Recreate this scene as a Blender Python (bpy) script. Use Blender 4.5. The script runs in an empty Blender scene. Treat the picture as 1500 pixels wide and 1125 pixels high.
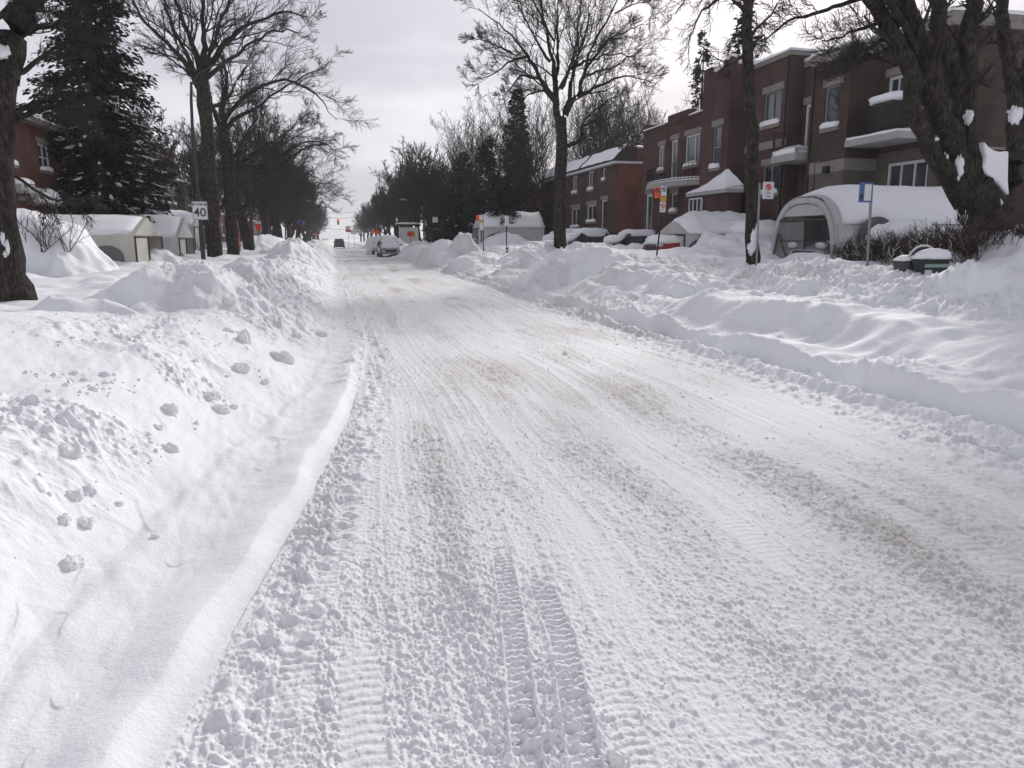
import bpy, math, time
import numpy as np
T0 = time.time()
sc = bpy.context.scene
COL = sc.collection
R = math.radians
rng = np.random.default_rng(7)

# ------------------------------------------------------------------ camera geometry (focal length in photo pixels, eye height)
F = 1130.0; H = 1.6
TH = math.atan(212 / F); PS = math.atan(260 * math.cos(TH) / F)
_c, _s, _ct, _st = math.cos(PS), math.sin(PS), math.cos(TH), math.sin(TH)
def ray(px, py):
    a = px - 750; b = 562.5 - py
    return (a * _c + F * _s * _ct + b * _s * _st, -a * _s + F * _c * _ct + b * _c * _st, -F * _st + b * _ct)
def P(px, py, X=None, Y=None, z=None):
    r = ray(px, py)
    k = X / r[0] if X is not None else (Y / r[1] if Y is not None else (z - H) / r[2])
    return np.array([r[0] * k, r[1] * k, H + r[2] * k])

# ------------------------------------------------------------------ noise
_perm = rng.permutation(256).astype(np.int32); _perm = np.concatenate([_perm, _perm, _perm])
_ga = rng.uniform(0, 2 * np.pi, 256); _gx = np.cos(_ga); _gy = np.sin(_ga)
def pn(x, y, seed=0):
    x = np.asarray(x, float) + seed * 17.31; y = np.asarray(y, float) + seed * 9.77
    xi = np.floor(x); yi = np.floor(y); fx = x - xi; fy = y - yi
    xi = xi.astype(np.int64) & 255; yi = yi.astype(np.int64) & 255
    u = fx * fx * fx * (fx * (fx * 6 - 15) + 10); v = fy * fy * fy * (fy * (fy * 6 - 15) + 10)
    a = _perm[xi] + yi; b = _perm[xi + 1] + yi
    def g(h, dx, dy):
        h = _perm[h]; return _gx[h] * dx + _gy[h] * dy
    n00 = g(a, fx, fy); n10 = g(b, fx - 1, fy); n01 = g(a + 1, fx, fy - 1); n11 = g(b + 1, fx - 1, fy - 1)
    return 1.5 * ((n00 * (1 - u) + n10 * u) * (1 - v) + (n01 * (1 - u) + n11 * u) * v)
def fbm(x, y, o=4, seed=0, g=.5):
    t = 0; a = 1; s = 1
    for i in range(o):
        t = t + a * pn(x * s, y * s, seed + i * 3.7); a *= g; s *= 2.03
    return t
def sst(a, b, x):
    t = np.clip((x - a) / (b - a), 0, 1); return t * t * (3 - 2 * t)
def itp(x, pts):
    p = np.array(pts, float); return np.interp(x, p[:, 0], p[:, 1])

# ------------------------------------------------------------------ terrain
EL = [(-20, -.9), (0, -.72), (2.35, -.57), (3.16, -.46), (4.4, -.26), (6.8, .05), (8.8, .24), (11.6, .4), (17, .37), (27, .28), (43, .25), (400, .2)]
def edgeL(y): return itp(y, EL)
def edgeR(y): return 4.8 + itp(y, [(0, .1), (9, 0), (20, -.05), (26, .1), (40, .1), (400, .1)]) + .08 * pn(y * .7, y * 0 + 3.3)
# cx, cy, rx, ry, angle, height, sharpness
MOUNDS = [
 # left bank
 (-2.25, 13.3, 1.75, 2.0, 0, 1.2, 1.0), (-1.35, 13.6, 1.1, 1.9, 0, .66, .8), (-3.75, 11.6, .95, .55, 0, .78, .5),
 (-2.1, 20.6, .95, 1.1, 0, 1.08, .6), (-1.4, 22.0, .8, 1.3, 0, .6, .8),
 (-2.0, 38.5, 1.7, 3.0, 0, 1.55, 1.1), (-1.8, 46, 1.4, 3, 0, 1.0, 1),
 (-9.5, 26.2, 2.35, 1.75, 0, 2.4, .6), (-7.9, 25.0, 1.2, 1.0, 0, .95, .9), (-5.3, 63, 2.6, 6, 0, 1.95, .9), (-9.4, 39, 2.2, 2.4, 0, 1.4, .9), (-6.9, 33.6, 1.2, 1.4, 0, 1.2, 1),
 (-1.7, 60, 1.4, 5, 0, 1.3, 1), (-1.6, 78, 1.6, 6, 0, 1.5, 1), (-1.7, 99, 1.4, 7, 0, 1.4, 1), (-1.6, 125, 1.6, 9, 0, 1.5, 1), (-3.6, 52, 1.6, 5, 0, 1.0, 1),
 (-12.5, 46, 3, 4, 0, 1.7, 1),
 # right bank
 (7.0, 21.2, 1.75, 2.6, .15, 1.52, .9), (7.3, 17.5, 1.5, 2.8, 0, 1.1, 1), (7.0, 14.2, 1.35, 2.4, 0, .9, 1), (8.3, 13.2, 1.2, 2.0, 0, .86, 1), (8.3, 18.5, 1.6, 2.2, 0, 1.0, 1),
 (7.2, 28.9, 1.3, 1.1, 0, 1.05, .9), (8.4, 33, 1.7, 2.6, 0, 1.35, .9), (6.6, 36, 1.6, 3.0, 0, 1.1, 1), (6.4, 47, 1.8, 5.2, .05, 1.62, .9), (7.2, 44, .7, .9, 0, 1.8, .8), (6.2, 56, 1.6, 4, 0, 1.25, 1),
 (7.4, 69, 1.6, 3.0, 0, 1.5, .9), (6.3, 80, 1.6, 4, 0, 1.75, .9), (6.3, 97, 1.5, 7, 0, 1.4, 1), (6.4, 118, 1.6, 7, 0, 1.6, 1), (6.4, 140, 1.6, 9, 0, 1.5, 1),
 (11.3, 11.6, 1.6, 1.6, 0, 1.52, .9), (14.2, 13.6, 2.5, 2.6, 0, 1.65, .9), (13.6, 16.6, 2.2, 1.6, 0, 1.75, .9),
 (11.0, 22.6, 1.4, 1.6, 0, 1.2, 1), (13.6, 24.6, 2.4, 1.7, 0, 1.5, 1), (14.2, 31.4, 2.5, 1.3, 0, 1.3, 1), (13.5, 47, 2, 2, 0, 1.4, 1), (10.5, 56, 2.2, 3, 0, 1.5, 1),
 (11.3, 52, 2.2, 2, 0, 1.8, .8), (9.2, 9.6, .8, 1.3, 0, 1.05, .9), (9.1, 6.0, .9, 2.3, 0, 1.0, .9),
]
HOLES = [(12.0, 19.8, 1.7, 1.5, .6), (10.4, 17.4, 1.6, .9, .74), (11.6, 28.6, 1.4, 1.1, .7), (12.5, 36, 2.5, 2.0, .7), (12.5, 41, 2.5, 2.0, .8), (-6.2, 28.6, 1.6, 1.5, .35), (6.4, 25.4, 2.2, 1.5, .35)]
def terrain(x, y, detail=True):
    """returns height and dirt for points left and right of the plowed road, the road included"""
    x = np.asarray(x, float); y = np.asarray(y, float)
    z = np.zeros_like(x); dirt = np.zeros_like(x)
    el = edgeL(y); er = edgeR(y)
    w1 = fbm(x * .5, y * .35, 3, 1); w2 = pn(x * 1.7, y * 1.1, 5)
    # ---- left
    m = x < el
    if m.any():
        X = x[m]; Y = y[m]; u = el[m] - X; a = w1[m]; b = w2[m]
        toe = itp(Y, [(0, -1.35), (3, -1.25), (5, -1.02), (8.3, -.4), (12, -.1), (17, -.1), (400, -.1)]) + .06 * b
        near = 1 - sst(8, 13, Y)
        crest = itp(Y, [(0, -1.95), (4.5, -1.9), (9.8, -1.7), (14, -1.75), (400, -1.8)])
        ch = itp(Y, [(0, .44), (4, .5), (9, .55), (14, .58), (25, .6), (60, .75), (400, .95)])
        t = np.clip((toe - X) / (toe - crest), 0, 1)
        zz = .02 + .03 * np.clip(u, 0, 1.2) + ch * (.55 * sst(0, 1, t) + .45 * t)
        zz += .28 * sst(1.8, 3.3, -X) * near
        # behind the bank the snow falls to the walk and lies level over the yards
        back = sst(3.3, 4.6, -X)
        yard = itp(-X, [(3, .5), (4.6, .52), (7, .6), (10, .75), (15, 1.0), (60, 1.3)]) + .1 * a + itp(Y, [(0, 0), (20, 0), (40, .2), (400, .3)])
        zz = zz * (1 - back) + yard * back
        zz += (.03 + .05 * sst(1, 3, u)) * a + .03 * b * sst(.6, 1.5, u)
        # lip beside the road with the scooped strip behind it
        lipx = .14 + .05 * pn(Y * 1.3, Y * 0, 4)
        zz += near * ((.065 + .02 * pn(Y * 3, Y * 0, 86)) * np.exp(-((u - lipx) / np.where(u < lipx, .06, .2 + .08 * pn(Y * 1.1, Y * 0, 87))) ** 2) - .008 * np.exp(-((u - .5) / .25) ** 2))
        # tyre-wide streak ridge at the toe
        zz += near * .016 * np.exp(-((X - toe - .1) / .08) ** 2)
        # wind-carved steps
        q = pn(X * 2.1 + Y * .35, Y * .55 - X * .5, 9) + .4 * pn(X * 6, Y * 2.2, 10)
        zz += .009 * (sst(-.10, .06, q) - .5) * near * sst(.25, .5, u) * sst(.0, .35, pn(X * 1.9, Y * 1.3, 12))
        zz += (.014 * np.maximum(0, pn(X * 5 + Y * 1.2, Y * 1.5 - X, 14)) + .006 * np.abs(pn(X * 9 + Y * 2, Y * 2.2 - X, 15)) + .006 * sst(.1, .16, pn(X * 6, Y * 3.3, 16)) * sst(0, .3, pn(X * 2, Y * 2, 17))) * near * sst(.2, .5, u)
        q2 = pn(X * 3.1, Y * 1.6, 13)
        zz += .02 * (np.abs(q2) < .05) * near * sst(.3, .6, u) * .0
        z[m] = zz
    # ---- right
    m = x > er
    if m.any():
        X = x[m]; Y = y[m]; v = X - er[m]; a = w1[m]; b = w2[m]
        nw = 1 - sst(17, 24, Y)
        wallx = .42 + .07 * pn(Y * 1.1, Y * 0, 21) + .03 * pn(Y * 5, v * 3, 22)
        zz = .02 + .09 * np.exp(-((v - .22 - .05 * pn(Y * .8, Y * 0, 23)) / .1) ** 2)
        wall = itp(Y, [(0, .33), (9, .32), (15, .3), (24, .2), (400, .2)])
        zz += wall * sst(-.09, .09, v - wallx) * (1 + .28 * pn(Y * 1.1, v * .5, 24) + .12 * pn(Y * 4, v, 88))
        r2x = itp(Y, [(0, 6.5), (7, 6.45), (9, 6.3), (12, 5.6), (400, 5.5)]) + .3 * pn(Y * .35, Y * 0, 25)
        zz += .24 * sst(-.25, .35, X - r2x) * (1 + .5 * a)
        zz -= .06 * sst(.4, 0, np.abs(X - r2x + .5)) * nw
        yard = itp(X, [(7.3, .64), (8.2, .72), (9.3, 1.02), (11, 1.2), (15, 1.35), (40, 1.6)])
        k = sst(7.2, 8.6, X)
        zz = zz * (1 - k) + (yard + .1 * a) * k
        zz += (.02 + .06 * sst(.6, 2, v)) * a + .02 * b * sst(.5, 1, v)
        z[m] = zz
    off = (x < el) | (x > er)
    if off.any():
        X = x[off]; Y = y[off]; zz = z[off]; a = w1[off]; b = w2[off]
        X2 = X + .42 * a + .18 * b + .10 * pn(X * 3.1, Y * 3.1, 71); Y2 = Y + .35 * b + .3 * pn(X * .9, Y * .9, 72) + .10 * pn(X * 3.3, Y * 3.3, 73)
        rough = np.zeros_like(X)
        dd = np.minimum(el[off] - X, 99); dd = np.where(X > 2, X - er[off], dd)
        guard = sst(0, .55, dd)
        for (cx, cy, rx, ry, an, h, sh) in MOUNDS:
            dx = X2 - cx; dy = Y2 - cy
            if an: dx, dy = dx * math.cos(an) + dy * math.sin(an), -dx * math.sin(an) + dy * math.cos(an)
            d = np.sqrt((dx / (rx * 1.45)) ** 2 + (dy / (ry * 1.45)) ** 2)
            k = np.where(d < 1, (1 - sst(0, 1, d ** (1 / sh))), 0)
            lift = h * k * (1 + .1 * a)
            zz = np.where(k > 0, np.maximum(zz, zz * .4 + (h - .4 * .6) * k) * guard + zz * (1 - guard), zz)
            rough = np.maximum(rough, k)
        for (cx, cy, rx, ry, h) in HOLES:
            d = np.sqrt(((X2 - cx) / (rx * 1.4)) ** 2 + ((Y2 - cy) / (ry * 1.4)) ** 2)
            k = 1 - sst(0, 1, d); zz = zz - k * (zz - h) * .95 * guard
        if detail:
            rg = 1 - np.abs(pn(X * .75 + Y * .25, Y * .45 - X * .2, 74)) * 2.2; rg2 = 1 - np.abs(pn(X * 1.9, Y * 1.3, 75)) * 2.2
            rk = np.where(X < 2, .45 * sst(6, 10, Y), .6 * sst(.6, 1.6, dd)) * (.35 + rough)
            zz += rk * (.10 * np.maximum(rg, 0) ** 2 + .055 * np.maximum(rg2, 0) ** 2 - .06) + .05 * rk * pn(X * 2.6, Y * 2.6, 76) * (.5 + rough)
            # drift ripples, lumpy plow spoil on the road-side faces
            zz += .018 * pn(X * 2.3 + Y * .9, Y * 1.3 - X * .6, 30) * guard
            lump = np.zeros_like(X)
            dist = np.hypot(X, Y)
            lm = sst(.05, .5, pn(X * .5, Y * .35, 33) + .25)
            face = np.where(X < 2, sst(-.2, .5, el[off] - X - .4) * (1 - sst(2.4, 3.6, el[off] - X)), sst(0, .1, dd) * (1 - sst(4.3, 5.5, dd)))
            far_rough = sst(9, 14, Y)
            l1 = np.maximum(0, pn(X * 4, Y * 4, 34) + .05) ** 1.3; l2 = np.maximum(0, pn(X * 9, Y * 9, 35)) ** 1.2; l3 = np.maximum(0, pn(X * 21, Y * 21, 36))
            left = X < 2
            amp = np.where(left, .55 * lm * sst(.9, 1.3, dd) + far_rough * 1.1, .45 * lm + 1.2 * sst(3.0, 3.6, dd) * (1 - sst(4.6, 5.4, dd)) + far_rough * .5)
            zz += face * amp * (.09 * l1 + .06 * l2 + .03 * l3)
            cl_ = np.where(left, sst(.12, .4, pn(X * 1.4 + 3, Y * 1.0, 77)) * sst(.95, 1.4, dd) * (1 - sst(2.2, 3.0, dd)), sst(.15, .45, pn(X * .8, Y * .6, 78)) * .8)
            zz += cl_ * sst(14, 9, dist) * (.05 * np.maximum(0, pn(X * 9, Y * 9, 79) - .05) + .035 * np.maximum(0, pn(X * 19, Y * 17, 84)) + .02 * np.maximum(0, pn(X * 40, Y * 36, 80)))
            # crumbly foot of the right wall and of the plowed edge
            cr = np.where(left, sst(.5, .0, dd) * sst(7, 10, Y), sst(.55, .2, dd))
            zz += cr * (.05 * l1 + .055 * l2 + .025 * l3)
            wf = np.where(left, 0, np.exp(-((dd - .42) / .2) ** 2)) * sst(25, 15, Y)
            zz += wf * (.02 * pn(X * 7, Y * 7, 37) + .012 * pn(X * 16, Y * 16, 38))
            # fine crust streaks
            zz += .004 * pn(X * 14, Y * 5, 39) * guard * sst(25, 8, dist)
            dirt[off] = .35 * np.where(left, 0, np.exp(-((X - 6.0) / .9) ** 2 - ((Y - 26.5) / 3.5) ** 2)) + .12 * rough * sst(.1, .5, pn(X * 1.3, Y * 1.3, 41) + .1) + face * far_rough * sst(.1, .5, pn(X * .9, Y * .5, 40) + .2) * .45 + .35 * cr * far_rough
        z[off] = zz
    # ---- road
    m = ~off
    if m.any():
        X = x[m]; Y = y[m]
        zz = .012 * fbm(X * 1.3, Y * .5, 2, 50)
        du = X - el[m]; dr = er[m] - X
        zz += .02 * sst(.25, 0, du) + .02 * sst(.3, 0, dr)
        dd_ = np.zeros_like(X)
        if detail:
            dist = np.hypot(X, Y)
            n1 = pn(X * 16, Y * 10, 51); n2 = pn(X * 38, Y * 26, 52); n3 = pn(X * 75, Y * 55, 53)
            # slow wandering ruts: rough, dirtied strips between packed smooth strips
            wx = X + .12 * pn(Y * .25, Y * 0, 54) + .1 * pn(X * .6, Y * .3, 55) - .004 * Y
            strips = np.zeros_like(X)
            for c0, w, am, y0 in ((-.12, .17, .9, 0), (.62, .17, .75, 0), (1.75, .3, .85, 7), (2.9, .36, 1.0, 0), (4.2, .3, .6, 5), (.95, .3, .5, 7), (1.5, .18, .5, 0), (3.6, .3, .5, 9)):
                brk = sst(-.25, .25, pn(Y * .28 + c0 * 7, X * .5, 56) + .15)
                strips = np.maximum(strips, am * np.exp(-((wx - c0) / w) ** 2) * brk)
            strips = np.maximum(strips, .55 * sst(.0, .45, pn(X * .9, Y * .28, 57)))
            fade = 1
            n5 = pn(X * 105, Y * 90, 69)
            dens_ = sst(-.3, .5, pn(X * 1.7, Y * .55, 82) + .5 * pn(X * 5, Y * 2.2, 83)); th_ = .20 - .30 * strips - .16 * dens_ - .12 * sst(1.0, .3, X) * sst(7, 4, Y)
            crumb = np.maximum(0, n1 - th_) ** 1.3 * .010 + np.maximum(0, n2 - th_ + .02) ** 1.1 * .009 + np.maximum(0, n3 - th_ + .04) * .006 + np.maximum(0, n5 - th_ * .5) * .0035
            fine = .30 + .25 * sst(-.1, .4, pn(X * 1.5, Y * .5, 81)) + .35 * sst(1.2, .2, X) * sst(8, 4, Y)
            zz += crumb * (.5 + .5 * fine + .9 * strips) - .008 * strips
            zz += .0012 * n2 + .0008 * n3
            # long scratch grooves along the road
            gr = pn(wx * 13, Y * .22, 58); gr2 = pn(wx * 31, Y * .5, 59)
            zz += .006 * gr + .003 * gr2 + .0016 * pn(wx * 70, Y * 1.2, 85)
            # tread prints: centre line, half width, depth, pitch
            def tread(pts, hw, dep, pitch, y0, y1, slant=0., brkf=0., ridge=.012):
                nonlocal zz
                cx = itp(Y, pts); s_ = (X - cx) / hw
                on = sst(1.12, .92, np.abs(s_)) * sst(y0, y0 + .25, Y) * sst(y1, y1 - .5, Y)
                if brkf: on = on * sst(-.35, .35, pn(Y * .9 + hw * 99, X * 0 + hw * 55, 60) + brkf)
                ph = (Y + slant * np.abs(s_) * hw + .006 * pn(Y * 6, X * 9, 61)) / pitch
                rib = np.abs((ph % 1) * 2 - 1); rib = sst(.25, .6, rib)
                base = -dep + dep * .95 * rib * (1 + .4 * n2)
                zz = zz * (1 - on * .8) + on * base
                sh = np.exp(-((np.abs(s_) - 1.18) / .13) ** 2) * sst(y0, y0 + .25, Y) * sst(y1, y1 - .5, Y)
                zz = zz + ridge * sh * (.7 + .8 * n1)
            def line(ps): return sorted([tuple(P(a_, b_, z=0)[[1, 0]]) for a_, b_ in ps])
            tread(line([(727, 765), (765, 810), (815, 860), (880, 960), (935, 1125)]), .06, .007, .045, 1.6, 4.2, .25, -.1, .002)
            tread(line([(727, 770), (735, 815), (750, 900), (761, 1000), (767, 1067), (774, 1125)]), .045, .018, .042, 1.6, 3.9, 0)
            tread(line([(775, 810), (795, 865), (824, 935), (838, 1015), (850, 1075), (858, 1125)]), .05, .022, .046, 1.6, 3.55, -.2)
            tread([(0, .02), (3, .03), (6, .2), (12, .62), (40, .7), (400, .7)], .075, .004, .055, 1.6, 45, .2, .15, .0015)
            tread([(0, -.22), (3, -.2), (6, .28), (9, .5), (40, .6), (400, .6)], .07, .005, .05, 1.6, 45, .0, .3, .002)
            tread([(0, 2.05), (5, 2.2), (10, 2.35), (40, 2.3), (400, 2.3)], .085, .003, .06, 1.8, 45, .2, .1, .0015)
            tread([(0, 3.2), (5, 3.25), (10, 3.1), (40, 3.3), (400, 3.3)], .09, .004, .07, 2, 45, .2, .1, .002)
            tread([(0, 1.15), (4, 1.3), (10, 1.4), (40, 1.2), (400, 1.2)], .08, .0025, .05, 2.0, 45, .1, .1, .001)
            tread([(0, 3.95), (5, 4.0), (10, 4.2), (40, 4.0), (400, 4)], .09, .0035, .07, 2, 45, .2, .1, .002)
            # clumps thrown between the prints
            cl = sst(.0, .5, pn(X * 2.2, Y * 1.2, 62)) * np.exp(-((X - .62) / .3) ** 2) * sst(5.5, 4, Y)
            zz += cl * (np.maximum(0, pn(X * 14, Y * 12, 63)) * .04 + np.maximum(0, pn(X * 33, Y * 30, 64)) * .025 + .008 * np.maximum(0, n3))
            eg = sst(.5, .15, np.minimum(du, dr)) * np.where(X < 2, sst(.02, .1, du), 1)
            zz += eg * (np.maximum(0, pn(X * 9, Y * 9, 65)) * .05 + np.maximum(0, pn(X * 22, Y * 22, 66)) * .022)
            dn = pn(X * .8, Y * .22, 67) * .6 + pn(X * 4, Y * 1.5, 68) * .3 + .25 * n1
            dd_ = np.clip(strips * (.35 + .9 * dn) * sst(2.5, 8, Y + X * 1.5) * 1.1 + .14 * sst(8, 25, Y) + .10 * sst(.1, .6, dn) + .22 * sst(.1, .6, pn(wx * 5, Y * .12, 89)) * sst(3, 8, Y), 0, 1)
        z[m] = zz; dirt[m] = dd_
    return z, dirt
def gz(x, y):
    return float(terrain(np.array([x]), np.array([y]), False)[0][0])
def hit(px, py, off=0.0):
    """first place where the sight line through a photo pixel meets the snow"""
    r = ray(px, py); n = math.hypot(r[0], r[1]); t = np.geomspace(1.6, 260, 1500)
    X = r[0] / n * t; Y = r[1] / n * t; Z = H + r[2] / n * t
    g = terrain(X, Y, False)[0] + off; i = np.argmax(Z < g)
    return np.array([X[i], Y[i], g[i] - off])

# ------------------------------------------------------------------ mesh helpers
def meshnp(name, V, Fc, mat, parent=None, smooth=False, link=True, attrs=None, loc=None):
    """V (n,3); Fc: list of (m,k) index arrays (k = 3 or 4 ...)"""
    me = bpy.data.meshes.new(name)
    V = np.asarray(V, np.float32)
    if not isinstance(Fc, (list, tuple)): Fc = [Fc]
    Fc = [np.asarray(f, np.int32) for f in Fc if len(f)]
    me.vertices.add(len(V)); me.vertices.foreach_set('co', V.ravel())
    nl = sum(f.size for f in Fc); nf = sum(len(f) for f in Fc)
    me.loops.add(nl); me.polygons.add(nf)
    me.loops.foreach_set('vertex_index', np.concatenate([f.ravel() for f in Fc]))
    tot = np.concatenate([np.full(len(f), f.shape[1], np.int32) for f in Fc])
    st = np.concatenate([[0], np.cumsum(tot)[:-1]]).astype(np.int32)
    me.polygons.foreach_set('loop_start', st)
    try: me.polygons.foreach_set('loop_total', tot)
    except Exception: pass
    if smooth: me.polygons.foreach_set('use_smooth', np.ones(nf, bool))
    if attrs:
        for k, v in attrs.items():
            at = me.attributes.new(k, 'FLOAT', 'POINT'); at.data.foreach_set('value', np.asarray(v, np.float32))
    me.update(calc_edges=True); me.validate()
    if mat: me.materials.append(mat)
    ob = bpy.data.objects.new(name, me)
    if link: COL.objects.link(ob)
    if parent: ob.parent = parent
    if loc is not None: ob.location = loc
    return ob
class MB:
    """collects shapes into one mesh"""
    def __init__(s): s.V = []; s.F = []; s.n = 0
    def add(s, V, Fs):
        V = [tuple(v) for v in V]; s.V += V; s.F += [tuple(i + s.n for i in f) for f in Fs]; s.n += len(V); return s
    def box(s, x0, x1, y0, y1, z0, z1):
        x0, x1 = sorted((x0, x1)); y0, y1 = sorted((y0, y1)); z0, z1 = sorted((z0, z1))
        return s.add([(x0, y0, z0), (x1, y0, z0), (x1, y1, z0), (x0, y1, z0), (x0, y0, z1), (x1, y0, z1), (x1, y1, z1), (x0, y1, z1)],
              [(0, 3, 2, 1), (4, 5, 6, 7), (0, 1, 5, 4), (1, 2, 6, 5), (2, 3, 7, 6), (3, 0, 4, 7)])
    def tube(s, pts, r, n=6, cap=True):
        pts = [np.array(p, float) for p in pts]; rs = r if hasattr(r, '__len__') else [r] * len(pts)
        V = []; Fs = []
        for i, p in enumerate(pts):
            d = pts[min(i + 1, len(pts) - 1)] - pts[max(i - 1, 0)]; d /= (np.linalg.norm(d) + 1e-9)
            up = np.array([0, 0, 1.]) if abs(d[2]) < .9 else np.array([1., 0, 0])
            a = np.cross(d, up); a /= np.linalg.norm(a); b = np.cross(d, a)
            for k in range(n):
                t = 2 * math.pi * k / n; V.append(p + rs[i] * (math.cos(t) * a + math.sin(t) * b))
        for i in range(len(pts) - 1):
            for k in range(n):
                Fs.append((i * n + k, i * n + (k + 1) % n, (i + 1) * n + (k + 1) % n, (i + 1) * n + k))
        if cap: Fs.append(tuple(range(n - 1, -1, -1))); Fs.append(tuple((len(pts) - 1) * n + k for k in range(n)))
        return s.add(V, Fs)
    def prism(s, poly, axis, a0, a1):
        """polygon in the other two axes, extruded along axis"""
        n = len(poly); V = []
        for a in (a0, a1):
            for p, q in poly:
                V.append({'x': (a, p, q), 'y': (p, a, q), 'z': (p, q, a)}[axis])
        Fs = [tuple(range(n - 1, -1, -1)), tuple(range(n, 2 * n))] + [(k, (k + 1) % n, n + (k + 1) % n, n + k) for k in range(n)]
        return s.add(V, Fs)
    def blob(s, c, r, nu=16, nv=9, amp=.1, fr=2., seed=0, pw=1.0, zcut=None):
        V = []; c = np.array(c, float)
        U = np.linspace(0, 2 * np.pi, nu, endpoint=False); W = np.linspace(-np.pi / 2, np.pi / 2, nv)
        sg = lambda v: np.sign(v) * np.abs(v) ** pw
        for w in W:
            for u in U:
                d = np.array([math.cos(w) * math.cos(u), math.cos(w) * math.sin(u), math.sin(w)])
                k = 1 + amp * float(pn(d[0] * fr + seed, d[1] * fr + d[2] * fr * .7, seed + .5)) + amp * .5 * float(pn(d[0] * fr * 2.3 + seed, d[2] * fr * 2.3 + d[1], seed + 2.5))
                V.append(c + np.array([r[0] * sg(d[0]), r[1] * sg(d[1]), r[2] * sg(d[2])]) * k)
        Fs = []
        for j in range(nv - 1):
            for i in range(nu):
                Fs.append((j * nu + i, j * nu + (i + 1) % nu, (j + 1) * nu + (i + 1) % nu, (j + 1) * nu + i))
        if zcut is not None: V = [np.array([v[0], v[1], max(v[2], zcut)]) for v in V]
        return s.add(V, Fs)
    def build(s, name, mat, parent=None, smooth=False, bevel=0, label=None, world=None, loc=None):
        me = bpy.data.meshes.new(name); me.from_pydata([tuple(map(float, v)) for v in s.V], [], s.F)
        if smooth: me.polygons.foreach_set('use_smooth', np.ones(len(me.polygons), bool))
        me.validate(); me.update(); me.materials.append(mat)
        ob = bpy.data.objects.new(name, me); COL.objects.link(ob)
        if parent: ob.parent = parent
        if loc is not None: ob.location = loc
        if bevel:
            b = ob.modifiers.new('bevel', 'BEVEL'); b.width = bevel; b.segments = 2; b.limit_method = 'ANGLE'
        if label: ob['label'] = label
        return ob
def tag(o, label=None, cat=None, group=None, kind=None):
    if label: o['label'] = label
    if cat: o['category'] = cat
    if group: o['group'] = group
    if kind: o['kind'] = kind
    return o
def empty(name, loc, label, cat, group=None, rz=0):
    o = bpy.data.objects.new(name, None); COL.objects.link(o); o.location = loc; o.rotation_euler = (0, 0, rz)
    o.empty_display_size = .2
    return tag(o, label, cat, group)
def copy_tree(o, parent=None):
    c = o.copy(); COL.objects.link(c); c.parent = parent
    for ch in list(o.children): copy_tree(ch, c)
    return c

# ------------------------------------------------------------------ materials
def mat(name, col=(.5, .5, .5), rough=.7, metal=0, spec=.5, noise=None, bump=None, alpha=None, col2=None):
    m = bpy.data.materials.new(name); m.use_nodes = True; nt = m.node_tree; N = nt.nodes; L = nt.links
    b = N['Principled BSDF']; b.inputs['Base Color'].default_value = (*col, 1); b.inputs['Roughness'].default_value = rough
    b.inputs['Metallic'].default_value = metal; b.inputs['Specular IOR Level'].default_value = spec
    tc = N.new('ShaderNodeTexCoord')
    if noise:
        sc_, k = noise; c2 = col2 or tuple(c * k for c in col)
        n = N.new('ShaderNodeTexNoise'); n.inputs['Scale'].default_value = sc_; n.inputs['Detail'].default_value = 5
        L.new(tc.outputs['Object'], n.inputs['Vector'])
        mx = N.new('ShaderNodeMix'); mx.data_type = 'RGBA'; mx.inputs['A'].default_value = (*col, 1); mx.inputs['B'].default_value = (*c2, 1)
        r = N.new('ShaderNodeMapRange'); r.inputs['From Min'].default_value = .35; r.inputs['From Max'].default_value = .65
        L.new(n.outputs['Fac'], r.inputs['Value']); L.new(r.outputs['Result'], mx.inputs['Factor']); L.new(mx.outputs['Result'], b.inputs['Base Color'])
    if bump:
        sc_, k, dist = bump
        n = N.new('ShaderNodeTexNoise'); n.inputs['Scale'].default_value = sc_; n.inputs['Detail'].default_value = 6
        L.new(tc.outputs['Object'], n.inputs['Vector'])
        bp = N.new('ShaderNodeBump'); bp.inputs['Strength'].default_value = k; bp.inputs['Distance'].default_value = dist
        L.new(n.outputs['Fac'], bp.inputs['Height']); L.new(bp.outputs['Normal'], b.inputs['Normal'])
    if alpha is not None: b.inputs['Alpha'].default_value = alpha
    return m
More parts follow.
